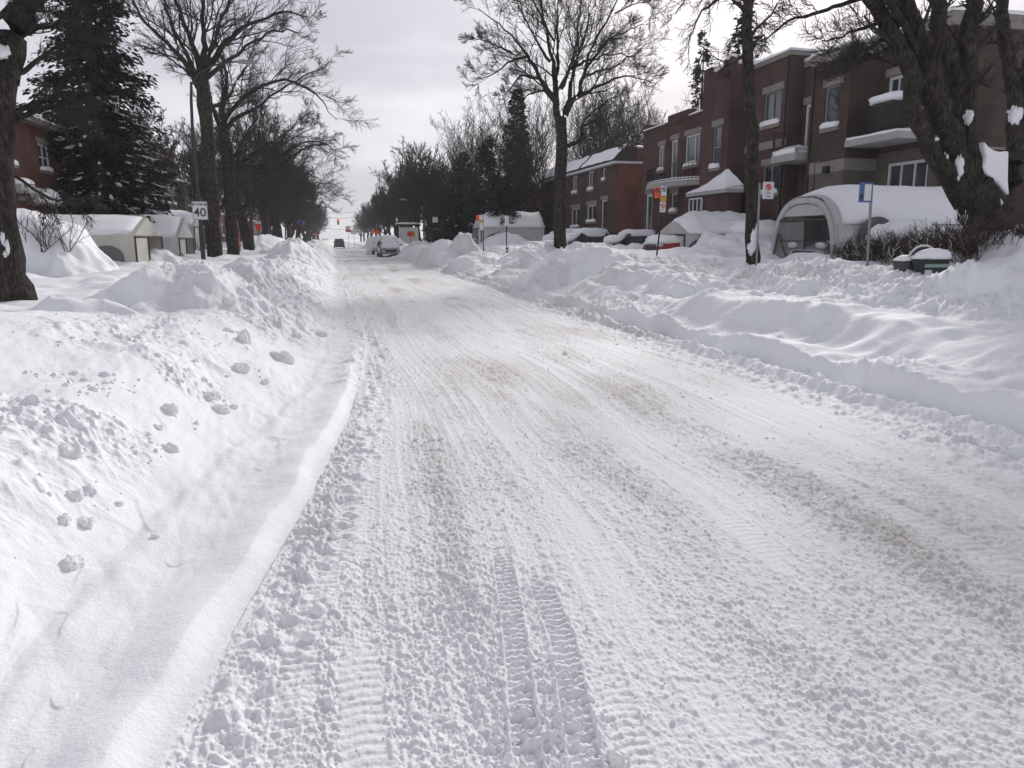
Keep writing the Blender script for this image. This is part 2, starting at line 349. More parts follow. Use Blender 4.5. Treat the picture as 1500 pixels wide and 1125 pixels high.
def snow_ground(name, base, dirtcol, bs):
    m = mat(name, base, .75, spec=.25); nt = m.node_tree; N = nt.nodes; L = nt.links; b = N['Principled BSDF']
    at = N.new('ShaderNodeAttribute'); at.attribute_name = 'dirt'
    tc = N.new('ShaderNodeTexCoord')
    n = N.new('ShaderNodeTexNoise'); n.inputs['Scale'].default_value = 9; n.inputs['Detail'].default_value = 8; n.inputs['Roughness'].default_value = .7
    L.new(tc.outputs['Object'], n.inputs['Vector'])
    r = N.new('ShaderNodeMapRange'); r.inputs['From Min'].default_value = .3; r.inputs['From Max'].default_value = .75; r.inputs['To Min'].default_value = .45; r.inputs['To Max'].default_value = 1.4
    L.new(n.outputs['Fac'], r.inputs['Value'])
    mu = N.new('ShaderNodeMath'); mu.operation = 'MULTIPLY'; mu.use_clamp = True
    L.new(at.outputs['Fac'], mu.inputs[0]); L.new(r.outputs['Result'], mu.inputs[1])
    mx = N.new('ShaderNodeMix'); mx.data_type = 'RGBA'; mx.inputs['A'].default_value = (*base, 1); mx.inputs['B'].default_value = (*dirtcol, 1)
    L.new(mu.outputs['Value'], mx.inputs['Factor']); L.new(mx.outputs['Result'], b.inputs['Base Color'])
    hs = []
    for s_, k, w in bs:
        q = N.new('ShaderNodeTexNoise'); q.inputs['Scale'].default_value = s_; q.inputs['Detail'].default_value = 4; q.inputs['Roughness'].default_value = .6
        L.new(tc.outputs['Object'], q.inputs['Vector'])
        bp = N.new('ShaderNodeBump'); bp.inputs['Strength'].default_value = k; bp.inputs['Distance'].default_value = w
        L.new(q.outputs['Fac'], bp.inputs['Height'])
        if hs: L.new(hs[-1].outputs['Normal'], bp.inputs['Normal'])
        hs.append(bp)
    L.new(hs[-1].outputs['Normal'], b.inputs['Normal'])
    return m
def furrow(m, s=34, dist=.05):
    nt = m.node_tree; N = nt.nodes; L = nt.links; b = N['Principled BSDF']; tc = N.new('ShaderNodeTexCoord'); mp = N.new('ShaderNodeMapping'); mp.inputs['Scale'].default_value = (1, 1, .16)
    L.new(tc.outputs['Object'], mp.inputs['Vector']); n = N.new('ShaderNodeTexNoise'); n.inputs['Scale'].default_value = s; n.inputs['Detail'].default_value = 5; L.new(mp.outputs['Vector'], n.inputs['Vector'])
    bp = N.new('ShaderNodeBump'); bp.inputs['Strength'].default_value = 1; bp.inputs['Distance'].default_value = dist; L.new(n.outputs['Fac'], bp.inputs['Height']); L.new(bp.outputs['Normal'], b.inputs['Normal'])
    r = N.new('ShaderNodeMapRange'); r.inputs['From Min'].default_value = .35; r.inputs['From Max'].default_value = .7; r.inputs['To Min'].default_value = .55; r.inputs['To Max'].default_value = 1.7; L.new(n.outputs['Fac'], r.inputs['Value'])
    mx = N.new('ShaderNodeMix'); mx.data_type = 'RGBA'; mx.blend_type = 'MULTIPLY'; mx.inputs['Factor'].default_value = 1; src = b.inputs['Base Color'].links[0].from_socket; L.new(src, mx.inputs['A']); L.new(r.outputs['Result'], mx.inputs['B']); L.new(mx.outputs['Result'], b.inputs['Base Color'])
    return m
M = {}
M['snow'] = snow_ground('snow', (.86, .875, .91), (.56, .55, .53), [(14, .4, .02), (60, .5, .008), (200, .4, .003)])
M['road'] = snow_ground('packed_snow', (.84, .85, .88), (.44, .405, .365), [(90, .5, .006), (260, .5, .0025)])
M['snowcap'] = mat('snow_cap', (.86, .87, .90), .75, spec=.25, bump=(9, .35, .03))
M['snowchunk'] = mat('snow_chunk', (.88, .88, .89), .8, spec=.2, noise=(5, .93), bump=(25, .5, .02), col2=(.80, .78, .74))
# ------------------------------------------------------------------ the ground: one polar sheet out to the horizon, split along the plow's edge
def build_ground():
    rs = [.02, .15, .3, .45, .6, .75, .9, 1.05, 1.2, 1.32]; r = 1.4
    while r < 6: rs.append(r); r *= 1.0024
    while r < 60: rs.append(r); r *= 1.0042
    while r < 260: rs.append(r); r *= 1.012
    while r < 5200: rs.append(r); r *= 1.12
    rs = np.array(rs)
    an = [np.arange(-180, -60, 3.), np.arange(-60, -29, .5), np.arange(-29, 54, .078), np.arange(54, 75, .5), np.arange(75, 180, 3.)]
    an = np.radians(np.concatenate(an)); na = len(an); nr = len(rs)
    A, Rr = np.meshgrid(an, rs); X = np.sin(A) * Rr; Y = np.cos(A) * Rr
    # pull vertices near the plow edges exactly onto them so the seam is clean
    X = X.ravel(); Y = Y.ravel()
    z, dirt = terrain(X, Y)
    far = sst(250, 500, np.hypot(X, Y)); z = z * (1 - far) + .2 * far
    V = np.stack([X, Y, z], 1)
    i, j = np.meshgrid(np.arange(nr - 1), np.arange(na), indexing='ij'); j2 = (j + 1) % na
    Q = np.stack([i * na + j, i * na + j2, (i + 1) * na + j2, (i + 1) * na + j], -1).reshape(-1, 4)[:, ::-1]
    cx = X[Q].mean(1); cy = Y[Q].mean(1)
    road = (cx > edgeL(cy)) & (cx < edgeR(cy)) & (np.hypot(cx, cy) < 420)
    for nm, sel, mt in (('road', road, M['road']), ('snow_ground', ~road, M['snow'])):
        q = Q[sel]; used, inv = np.unique(q.ravel(), return_inverse=True)
        tag(meshnp(nm, V[used], inv.reshape(-1, 4), mt, smooth=True, attrs={'dirt': dirt[used]}), kind='structure')
build_ground()
print('ground', time.time() - T0)
# ------------------------------------------------------------------ camera, sun, sky
cd = bpy.data.cameras.new('camera'); cam = bpy.data.objects.new('camera', cd); COL.objects.link(cam); sc.camera = cam
cd.sensor_fit = 'HORIZONTAL'; cd.sensor_width = 36; cd.lens = 36 * F / 1500; cd.clip_end = 9000; cd.clip_start = .05
cam.location = (0, 0, H); cam.rotation_euler = (math.pi / 2 - TH, 0, -PS)
SAZ, SEL = R(31), R(27)
sd = bpy.data.lights.new('sun', 'SUN'); sun = bpy.data.objects.new('sun', sd); COL.objects.link(sun)
sd.energy = 2.8; sd.angle = R(11); sd.color = (1, .955, .90); sun.rotation_euler = (math.pi / 2 - SEL, 0, math.pi - SAZ); sun.location = (30, 30, 40)
w = bpy.data.worlds.new('World'); sc.world = w; w.use_nodes = True; nt = w.node_tree; N = nt.nodes; L = nt.links
bg = N['Background']; bg.inputs['Strength'].default_value = .1
sky = N.new('ShaderNodeTexSky'); sky.sky_type = 'NISHITA'; sky.sun_disc = False; sky.sun_elevation = SEL; sky.sun_rotation = SAZ; sky.dust_density = 2.5
tc = N.new('ShaderNodeTexCoord')
mp = N.new('ShaderNodeMapping'); mp.inputs['Scale'].default_value = (1.2, 1.2, 4.5); L.new(tc.outputs['Generated'], mp.inputs['Vector'])
n1 = N.new('ShaderNodeTexNoise'); n1.inputs['Scale'].default_value = 2.3; n1.inputs['Detail'].default_value = 6; n1.inputs['Roughness'].default_value = .5; L.new(mp.outputs['Vector'], n1.inputs['Vector'])
cr = N.new('ShaderNodeValToRGB'); L.new(n1.outputs['Fac'], cr.inputs['Fac'])
cr.color_ramp.elements[0].position = .38; cr.color_ramp.elements[0].color = (5.5, 5.5, 6.25, 1)
cr.color_ramp.elements[1].position = .62; cr.color_ramp.elements[1].color = (8.4, 8.3, 8.9, 1)
# cloud veil: brighter round the hidden sun
sv = N.new('ShaderNodeVectorMath'); sv.operation = 'DOT_PRODUCT'; L.new(tc.outputs['Generated'], sv.inputs[0])
sv.inputs[1].default_value = (math.sin(SAZ) * math.cos(SEL), math.cos(SAZ) * math.cos(SEL), math.sin(SEL))
mr = N.new('ShaderNodeMapRange'); mr.interpolation_type = 'SMOOTHSTEP'; mr.inputs['From Min'].default_value = .78; mr.inputs['From Max'].default_value = 1; mr.inputs['To Max'].default_value = 1
L.new(sv.outputs['Value'], mr.inputs['Value'])
glow = N.new('ShaderNodeMix'); glow.data_type = 'RGBA'; glow.blend_type = 'ADD'; glow.inputs['B'].default_value = (2.2, 2.0, 2.1, 1)
L.new(mr.outputs['Result'], glow.inputs['Factor']); L.new(cr.outputs['Color'], glow.inputs['A'])
sx = N.new('ShaderNodeSeparateXYZ'); L.new(tc.outputs['Generated'], sx.inputs[0])
zr = N.new('ShaderNodeMapRange'); zr.interpolation_type = 'SMOOTHSTEP'; zr.inputs['From Min'].default_value = .42; zr.inputs['From Max'].default_value = .85; zr.inputs['To Min'].default_value = 1; zr.inputs['To Max'].default_value = .46
L.new(sx.outputs['Z'], zr.inputs['Value']); dk = N.new('ShaderNodeMix'); dk.data_type = 'RGBA'; dk.blend_type = 'MULTIPLY'; dk.inputs['Factor'].default_value = 1
L.new(glow.outputs['Result'], dk.inputs['A']); L.new(zr.outputs['Result'], dk.inputs['B'])
mx = N.new('ShaderNodeMix'); mx.data_type = 'RGBA'; mx.inputs['Factor'].default_value = .93
L.new(sky.outputs['Color'], mx.inputs['A']); L.new(dk.outputs['Result'], mx.inputs['B']); L.new(mx.outputs['Result'], bg.inputs['Color'])
vs = sc.view_settings; vs.view_transform = 'Standard'; vs.look = 'None'; vs.gamma = 1; vs.exposure = 0; vs.use_curve_mapping = False
sc.cycles.max_bounces = 6; sc.cycles.transparent_max_bounces = 12; sc.cycles.diffuse_bounces = 3

# thin winter air: one even box of pale haze round the whole place
hz = MB(); hz.box(-420, 420, -60, 640, -2.5, 60); hm = bpy.data.materials.new('haze_air'); hm.use_nodes = True; hn = hm.node_tree; hn.nodes.clear()
ho = hn.nodes.new('ShaderNodeOutputMaterial'); hv = hn.nodes.new('ShaderNodeVolumePrincipled'); hv.inputs['Density'].default_value = .00035; hv.inputs['Color'].default_value = (.93, .93, .96, 1); hv.inputs['Anisotropy'].default_value = .3
hn.links.new(hv.outputs[0], ho.inputs['Volume']); tag(hz.build('haze', hm), kind='stuff')
sc.cycles.volume_bounces = 1
# ------------------------------------------------------------------ trees
def norm(v): return v / (np.linalg.norm(v, axis=-1, keepdims=True) + 1e-9)
def tubes(Pp, Rr, sides):
    """Pp (n,m,3), Rr (n,m) -> V, quads"""
    n, m, _ = Pp.shape
    T = np.empty_like(Pp); T[:, 1:-1] = Pp[:, 2:] - Pp[:, :-2]; T[:, 0] = Pp[:, 1] - Pp[:, 0]; T[:, -1] = Pp[:, -1] - Pp[:, -2]; T = norm(T)
    up = np.where(np.abs(T[..., 2:3]) < .9, np.array([0, 0, 1.]), np.array([1., 0, 0]))
    A = norm(np.cross(T, up)); B = np.cross(T, A)
    th = np.arange(sides) * 2 * np.pi / sides
    V = Pp[:, :, None, :] + Rr[:, :, None, None] * (np.cos(th)[:, None] * A[:, :, None, :] + np.sin(th)[:, None] * B[:, :, None, :])
    i, j, k = np.meshgrid(np.arange(n), np.arange(m - 1), np.arange(sides), indexing='ij'); k2 = (k + 1) % sides
    b = (i * m + j) * sides; c = (i * m + j + 1) * sides
    return V.reshape(-1, 3), np.stack([b + k, b + k2, c + k2, c + k], -1).reshape(-1, 4)
def join(parts):
    V = []; Q = []; n = 0
    for v, q in parts: V.append(v); Q.append(q + n); n += len(v)
    return np.concatenate(V), np.concatenate(Q)
def resample(pts, m, wob, g):
    pts = np.array(pts, float)      # x y z r
    d = np.concatenate([[0], np.cumsum(np.linalg.norm(np.diff(pts[:, :3], axis=0), axis=1))]); t = np.linspace(0, d[-1], m)
    o = np.stack([np.interp(t, d, pts[:, k]) for k in range(4)], 1)
    # soften the corners
    for _ in range(1): o[1:-1, :3] = .25 * o[:-2, :3] + .5 * o[1:-1, :3] + .25 * o[2:, :3]
    nz = g.normal(0, 1, (m, 3)); nz[0] = 0; nz[-1] = 0
    o[:, :3] += nz * wob * d[-1] / m
    return o[:, :3], o[:, 3]
def spawn(Pp, Rr, K, t0, lenf, radf, ang, m, wob, upb, g, outc=None, lmin=.1, droop=0., tip=.3):
    """children of every parent branch: returns (n*K, m, 3), radii"""
    n, M_, _ = Pp.shape
    plen = np.linalg.norm(np.diff(Pp, axis=1), axis=2).sum(1)
    t = (np.linspace(t0, 1, K)[None, :] + g.uniform(-.5, .5, (n, K)) * (1 - t0) / K).clip(t0 * .8, .995)
    f = t * (M_ - 1); i = np.minimum(f.astype(int), M_ - 2); fr = (f - i)[..., None]; ii = np.arange(n)[:, None]
    p0 = Pp[ii, i] * (1 - fr) + Pp[ii, i + 1] * fr; tan = norm(Pp[ii, i + 1] - Pp[ii, i])
    r0 = Rr[ii, i] * (1 - fr[..., 0]) + Rr[ii, i + 1] * fr[..., 0]
    rnd = norm(g.normal(0, 1, (n, K, 3)))
    if outc is not None: rnd = norm(rnd + .8 * norm(p0 - outc))
    perp = norm(rnd - (rnd * tan).sum(-1, keepdims=True) * tan)
    a = np.radians(g.normal(ang, 10, (n, K)))[..., None]
    d = np.cos(a) * tan + np.sin(a) * perp; d[..., 2] += upb; d = norm(d)
    ln = np.maximum(plen[:, None] * lenf * (1.15 - .65 * t) * g.uniform(.6, 1.25, (n, K)), lmin)
    d = d.reshape(-1, 3); p = p0.reshape(-1, 3); ln = ln.ravel(); r = (r0.ravel() * radf)
    out = np.empty((n * K, m, 3)); out[:, 0] = p
    for s in range(1, m):
        d = norm(d + g.normal(0, wob, d.shape) + np.array([0, 0, upb * .25 - droop * s / m]))
        out[:, s] = out[:, s - 1] + d * (ln / (m - 1))[:, None]
    rr = r[:, None] * np.linspace(1, tip, m)[None, :]
    return out, rr
def make_bare(name, limbs, dens=(9, 8, 6), seed=1, spread=1., twig=.006, up=.25, bark=None, twigmat=None, smooth=True, wob0=.12, lens=(.5, .42, .42), t0=.3, droop=.0, fine=True, parent=None, minr=.0):
    """limbs: polylines (x,y,z,r) in tree space, the first one the trunk"""
    g = np.random.default_rng(seed); parts = []
    LP = []; LR = []
    for k, l in enumerate(limbs):
        p, r = resample(l, 16, wob0 if k else wob0 * .4, g)
        LP.append(p); LR.append(r)
    P1 = np.array(LP); R1 = np.array(LR)
    v, q = tubes(P1[:1], R1[:1] * (1 + .05 * g.normal(0, 1, R1[:1].shape)), 14); parts.append((v, q))
    tr = meshnp('trunk', *join(parts), bark or M['bark'], parent, smooth=True)
    cen = P1[0, -1]
    child0 = P1[1:] if len(P1) > 1 else P1; cr0 = R1[1:] if len(P1) > 1 else R1
    v, q = tubes(child0, cr0, 8); meshnp('limb', v, q, bark or M['bark'], parent, smooth=True)
    cp = [];
    A, ra = spawn(child0, cr0, dens[0], t0, lens[0], .38, 42, 7, .19, up, g, cen, .3, droop * .3)
    ra = np.maximum(ra, twig * 1.4); cp.append(tubes(A, ra, 5))
    B, rb = spawn(A, ra, dens[1], .2, lens[1], .6, 42, 5, .2, up * .6, g, cen, .2, droop * .6)
    rb = np.maximum(rb, twig * 1.1); cp.append(tubes(B, rb, 4))
    if fine:
        C_, rc = spawn(B, rb, dens[2], .15, lens[2], .65, 40, 4, .25, up * .4, g, cen, .12, droop)
        rc = np.maximum(rc * .9, twig * .8); cp.append(tubes(C_, rc, 3))
    v, q = join(cp); meshnp('crown', v, q, twigmat or M['twig'], parent)
M['bark'] = mat('bark', (.060, .052, .046), .95, spec=.1, noise=(7, .5), bump=(22, 1, .04))
furrow(M['bark'])
M['twig'] = mat('twig', (.050, .044, .042), .95, spec=.1)
M['bark_far'] = mat('bark_far', (.048, .043, .042), .95, spec=.05)
def px_limb(pts, Yb, base, dep, radpx=False):
    """photo polyline (px,py,radius m) at distance Yb, pushed back and forth by dep (metres, start..end), relative to base"""
    out = []
    n = len(pts)
    for i, (a, b, r) in enumerate(pts):
        y = Yb + dep * (i / max(1, n - 1)); p = P(a, b, Y=y) - np.array(base); out.append((*p, r))
    return out
def bare_tree(label, group, Yb, trunk, limbs, name='maple_tree', gzoff=-.1, limbf=.72, **kw):
    b = P(trunk[0][0], trunk[0][1], Y=Yb); base = np.array([b[0], b[1], gz(b[0], b[1]) + gzoff])
    root = empty(name, base, label, 'tree', group)
    tl = px_limb(trunk, Yb, base, 0); tl[0] = (tl[0][0], tl[0][1], min(tl[0][2], 0), tl[0][3])
    ll = [tl] + [[(a_, b_, c_, max(.012, r_ * (limbf + (1 - limbf) * max(0, 1 - 2.5 * q_ / len(l))))) for q_, (a_, b_, c_, r_) in enumerate(px_limb(l, Yb, base, d))] for d, l in limbs]
    make_bare(name, ll, parent=root, **kw)
    return root
# big leaning maple at the far left edge
g1 = 'maple trees lining the left walk'; g2 = 'maple trees lining the right walk'
Y1 = 15.5
t1 = bare_tree('thick brown maple with snow stuck to its bark at the left edge', g1, Y1,
  [(2, 402, .5), (-1, 380, .4), (-6, 330, .33), (-9, 260, .31), (-9, 200, .30), (-5, 140, .28), (2, 108, .25)],
  [(.8, [(4, 115, .27), (18, 70, .27), (34, 25, .25), (50, -20, .22), (75, -90, .12), (110, -170, .06)]),
   (-1.5, [(-6, 120, .24), (-40, 60, .2), (-90, 0, .15), (-140, -80, .1)]),
   (1.0, [(10, 85, .06), (30, 52, .045), (60, 40, .04), (90, 38, .03), (112, 30, .02)]),
   (.6, [(8, 115, .05), (30, 108, .05), (60, 85, .04), (95, 62, .03), (125, 58, .018)]),
   (1.2, [(6, 170, .06), (30, 160, .05), (55, 150, .045), (92, 148, .03), (120, 155, .02)]),
   (1.0, [(4, 190, .06), (40, 165, .05), (70, 158, .04), (100, 162, .03), (130, 172, .018)]),
   (.5, [(8, 180, .06), (40, 155, .04), (80, 160, .03), (100, 165, .02)]),
   (-.6, [(4, 60, .06), (-20, 40, .05), (20, 3, .04), (60, 5, .03)]),
   (.9, [(-4, 240, .03), (30, 262, .03), (60, 285, .025), (90, 296, .02), (130, 290, .01)])],
  dens=(10, 8, 6), seed=3, twig=.005, limbf=.9, up=.1, lens=(.45, .42, .4))
for (a, b, rx, rz) in ((3, 76, .1, .1), (4, 350, .03, .1), (11, 362, .03, .12), (8, 372, .03, .05)):
    p = P(a, b, Y=Y1 - (.30 if b < 200 else .33)) - np.array(t1.location); MB().blob(p, (rx, .05, rz), 14, 10, .7, 3.2, a).build('snow_patch', M['snowcap'], t1, True)
# pair beside the speed sign
Y2 = 39
bare_tree('tall dark maple rising right behind the speed limit sign', g1, Y2,
  [(315, 377, .36), (314, 340, .31), (311, 300, .3), (308, 250, .3), (304, 200, .29), (299, 150, .3), (296, 118, .3)],
  [(1, [(296, 120, .2), (288, 80, .16), (272, 40, .13), (255, 0, .1), (240, -60, .05)]),
   (-1.5, [(292, 128, .18), (275, 95, .14), (240, 60, .11), (205, 25, .08), (185, -20, .04)]),
   (.5, [(298, 118, .2), (300, 70, .15), (296, 20, .12), (302, -60, .06)]),
   (-1, [(299, 110, .17), (312, 72, .14), (322, 30, .11), (345, -20, .08), (365, -70, .04)]),
   (2, [(300, 105, .16), (330, 60, .13), (352, 38, .1), (385, 25, .08), (425, 15, .06), (450, 25, .03)]),
   (-2, [(302, 115, .12), (335, 88, .1), (370, 60, .08), (410, 40, .06), (440, 50, .03)]),
   (1, [(296, 130, .09), (280, 110, .07), (262, 95, .06), (238, 78, .05), (218, 78, .03)]),
   (1, [(303, 160, .1), (330, 150, .09), (352, 110, .07), (365, 88, .05), (372, 70, .03)]),
   (-2, [(298, 125, .12), (262, 60, .09), (245, 20, .06), (235, -30, .03)])],
  dens=(11, 12, 8), seed=11, twig=.0065, up=.12, lens=(.5, .45, .42), t0=.2)
Y3 = 47
bare_tree('maple with long limbs reaching right over the road, second trunk from the speed sign', g1, Y3,
  [(341, 370, .36), (340, 340, .32), (337, 290, .31), (333, 240, .31), (330, 205, .32), (327, 180, .3)],
  [(-2, [(330, 205, .2), (322, 175, .17), (345, 155, .15), (368, 135, .14), (392, 118, .11), (430, 118, .09), (462, 138, .06), (482, 160, .035), (494, 176, .02)]),
   (-1, [(328, 185, .18), (326, 150, .15), (333, 120, .12), (330, 95, .1), (318, 65, .06)]),
   (1, [(336, 185, .15), (345, 170, .13), (372, 160, .1), (395, 142, .08), (430, 120, .06), (470, 100, .04), (485, 88, .02)]),
   (-2, [(336, 210, .16), (340, 240, .15), (375, 242, .13), (398, 242, .11), (418, 225, .09), (440, 208, .07), (465, 208, .05), (490, 220, .03)]),
   (1, [(325, 190, .14), (312, 160, .12), (305, 130, .09), (300, 100, .06)]),
   (-3, [(345, 245, .12), (385, 255, .1), (405, 245, .09), (425, 230, .08), (450, 215, .06), (480, 212, .03)]),
   (2, [(332, 200, .12), (322, 215, .1), (312, 205, .08), (318, 182, .05), (330, 160, .03)]),
   (1, [(340, 235, .1), (360, 200, .08), (378, 170, .06), (372, 145, .04)]),
   (-1, [(350, 240, .1), (378, 220, .08), (405, 205, .06), (425, 190, .05), (450, 165, .03)]),
   (2, [(336, 240, .1), (352, 262, .08), (380, 268, .06), (420, 262, .05), (455, 268, .03)])],
  dens=(12, 13, 9), seed=21, twig=.0065, up=.06, lens=(.38, .48, .45), t0=.18, droop=.07)
Y4 = 57
bare_tree('forked dark maple, third trunk from the speed sign, beside the lamp post', g1, Y4,
  [(366, 366, .42), (362, 345, .36), (356, 325, .34), (352, 312, .34), (350, 305, .33)],
  [(1, [(350, 307, .22), (344, 280, .2), (340, 250, .17), (335, 215, .12), (325, 180, .06)]),
   (-1, [(353, 310, .2), (365, 296, .18), (366, 270, .16), (372, 235, .12), (380, 195, .08), (385, 150, .04)]),
   (-2, [(360, 300, .14), (385, 280, .12), (410, 262, .1), (440, 250, .07), (470, 262, .04), (486, 285, .02)]),
   (1, [(350, 290, .12), (330, 265, .1), (318, 235, .07), (300, 215, .04)]),
   (-3, [(366, 262, .12), (392, 232, .1), (420, 205, .07), (455, 190, .04)]),
   (2, [(342, 255, .1), (355, 215, .08), (360, 180, .05), (372, 150, .03)]),
   (-2, [(362, 302, .12), (395, 300, .1), (430, 285, .07), (465, 280, .04), (480, 290, .02)])],
  dens=(12, 12, 9), seed=31, twig=.0075, up=.1, lens=(.55, .48, .42), t0=.2)
# right side: maple in mid distance
Y5 = 33
bare_tree('tall spreading bare maple standing alone in the middle of the right snowbanks', g2, Y5,
  [(820, 372, .3), (820, 330, .27), (820, 280, .26), (822, 240, .25), (825, 205, .24), (821, 180, .22), (822, 172, .22)],
  [(.5, [(820, 182, .17), (812, 140, .15), (814, 110, .13), (806, 75, .1), (798, 40, .08), (790, -10, .06), (785, -50, .03)]),
   (-1, [(815, 150, .12), (795, 122, .1), (778, 90, .08), (762, 62, .06), (735, 40, .04), (700, 12, .02)]),
   (-1, [(790, 115, .07), (760, 110, .05), (750, 128, .035), (738, 140, .02)]),
   (1, [(772, 82, .07), (750, 88, .05), (720, 110, .035), (690, 120, .018)]),
   (1.5, [(823, 175, .15), (832, 148, .13), (838, 110, .1), (845, 75, .08), (862, 35, .06), (880, -20, .03)]),
   (-1, [(828, 168, .13), (845, 140, .11), (858, 100, .09), (870, 60, .07), (895, 20, .05), (915, -20, .03)]),
   (-2, [(846, 142, .09), (880, 125, .07), (912, 110, .05), (940, 115, .03), (962, 122, .015)]),
   (2, [(815, 120, .1), (818, 75, .08), (815, 30, .06), (822, -20, .03)]),
   (2, [(838, 100, .08), (860, 90, .06), (900, 78, .04), (940, 85, .02)]),
   (-2, [(822, 130, .08), (836, 98, .06), (846, 60, .05), (850, 10, .03)]),
   (1, [(806, 90, .07), (785, 60, .05), (765, 20, .04), (745, -20, .02)]),
   (1, [(858, 98, .07), (890, 60, .05), (925, 40, .03), (950, 35, .015)]),
   (0, [(832, 214, .1), (848, 208, .1), (854, 198, .09), (850, 188, .07), (862, 170, .05), (885, 150, .035), (905, 140, .02)]),
   (1.5, [(852, 186, .06), (868, 178, .05), (885, 190, .035), (905, 215, .02)]),
   (-1, [(798, 132, .05), (775, 138, .04), (762, 148, .02)]),
   (-1.2, [(812, 60, .05), (780, 0, .04), (760, -40, .02)]), (1.2, [(860, 110, .05), (905, 95, .04), (955, 60, .02)]),
   (1, [(750, 78, .05), (715, 60, .035), (690, 55, .018)]), (-1, [(900, 20, .04), (930, 5, .03), (955, 0, .015)])],
  dens=(11, 11, 8), seed=41, twig=.0058, up=.1, lens=(.5, .45, .42), t0=.15, droop=.02)
# right side nearer: slender trunk crossing the house front
Y6 = 17.5
t6 = bare_tree('slender dark maple with a snow-plastered foot standing beside the parking sign', g2, Y6,
  [(1103, 372, .19), (1103, 340, .155), (1102, 300, .145), (1101, 220, .14), (1100, 140, .13), (1094, 90, .125), (1093, 50, .12), (1096, -10, .12), (1100, -60, .1)],
  [(.8, [(1096, 20, .06), (1075, 0, .045), (1055, -15, .03), (1035, -5, .02)]),
   (-.8, [(1092, 75, .03), (1080, 92, .025), (1062, 94, .02), (1045, 82, .01)]),
   (1, [(1097, 0, .06), (1060, -10, .05), (1030, 15, .035), (1012, 45, .02), (1008, 80, .01)]),
   (-.6, [(1094, 60, .05), (1110, 40, .04), (1130, 22, .03), (1138, 5, .02)]),
   (.8, [(1094, 70, .04), (1104, 62, .03), (1120, 50, .02)]),
   (-1, [(1095, -10, .05), (1050, -30, .04), (1015, -15, .025), (990, 20, .012)]),
   (.3, [(1090, 30, .03), (1080, 38, .02), (1076, 62, .012)])],
  dens=(7, 6, 4), seed=51, twig=.0045, up=-.02, lens=(.4, .42, .4), droop=.12, t0=.3)
for (a, b, rx, rz) in ((1104, 352, .07, .28), (1101, 364, .10, .14), (1107, 338, .03, .15)):
    p = P(a, b, Y=Y6 - .12) - np.array(t6.location); MB().blob(p, (rx, .07, rz), 16, 14, .7, 4, a).build('snow_patch', M['snowcap'], t6, True)
# the big multi-stemmed tree on the right
Y7 = 12.6
t7 = bare_tree('massive old tree with many stems and snow in its forks at the right', g2, Y7,
  [(1448, 372, .52), (1446, 350, .44), (1444, 322, .41), (1437, 300, .42), (1427, 282, .38), (1421, 268, .3)],
  [(-.5, [(1418, 296, .26), (1396, 268, .2), (1374, 240, .17), (1354, 208, .15), (1345, 170, .16), (1335, 120, .16), (1318, 60, .15), (1290, 20, .13), (1268, -20, .11), (1240, -70, .06)]),
   (-.3, [(1422, 280, .24), (1404, 232, .21), (1386, 190, .22), (1370, 140, .23), (1350, 90, .2), (1335, 50, .18), (1325, 0, .17), (1315, -60, .14)]),
   (.2, [(1430, 275, .22), (1422, 230, .19), (1418, 190, .17), (1420, 120, .15), (1418, 60, .16), (1424, 0, .14), (1430, -60, .12)]),
   (.4, [(1428, 275, .24), (1422, 240, .2), (1414, 200, .17), (1398, 130, .18), (1385, 60, .16), (1370, 0, .14), (1360, -60, .1)]),
   (.6, [(1450, 325, .28), (1468, 298, .2), (1482, 264, .14), (1488, 215, .16), (1492, 175, .16), (1502, 130, .15), (1515, 60, .16), (1530, -20, .12)]),
   (.8, [(1486, 240, .15), (1488, 170, .14), (1480, 100, .13), (1470, 40, .12), (1465, -40, .09)]),
   (-.8, [(1375, 130, .1), (1352, 100, .08), (1330, 45, .07), (1305, 5, .06), (1270, -30, .04)]),
   (-.5, [(1325, 30, .05), (1290, 60, .04), (1250, 85, .03), (1215, 100, .015)]),
   (.5, [(1330, 50, .05), (1300, 72, .04), (1260, 90, .03), (1230, 112, .012)]),
   (0, [(1275, -10, .05), (1230, 8, .035), (1190, 22, .03), (1150, 32, .02), (1120, 60, .01)]),
   (-.5, [(1316, 25, .05), (1280, 35, .04), (1245, 48, .02), (1205, 60, .01)]),
   (.5, [(1340, 80, .05), (1310, 95, .03), (1270, 78, .02), (1240, 70, .01)])],
  dens=(9, 8, 5), seed=61, twig=.004, up=.05, lens=(.3, .4, .4), t0=.45, limbf=.95, bark=None, wob0=.1)
for (a, b, rx, rz, sd_, dd) in ((1404, 246, .07, .2, 4, .22), (1382, 236, .05, .12, 5, .2), (1366, 205, .09, .07, 6, .16), (1419, 172, .04, .12, 7, .2), (1487, 168, .13, .14, 8, .12), (1462, 300, .02, .1, 15, .34)):
    p = P(a, b, Y=Y7 - dd) - np.array(t7.location); MB().blob(p, (rx, .09, rz), 18, 13, .6, 2.8, sd_).build('snow_patch', M['snowcap'], t7, True)
mb = MB(); pg = [(1436, 207), (1441, 215), (1450, 221), (1463, 224), (1471, 221), (1470, 264), (1472, 287), (1466, 284), (1457, 272), (1446, 262), (1437, 255), (1433, 246), (1438, 233), (1435, 220)]
mb.prism([tuple((P(a, b, Y=Y7 - .1) - np.array(t7.location))[[0, 2]]) for a, b in pg], 'y', -.22, .16); sw = mb.build('snow_wedge', M['snowcap'], t7, False, .05, label='big wedge of snow packed in the fork')

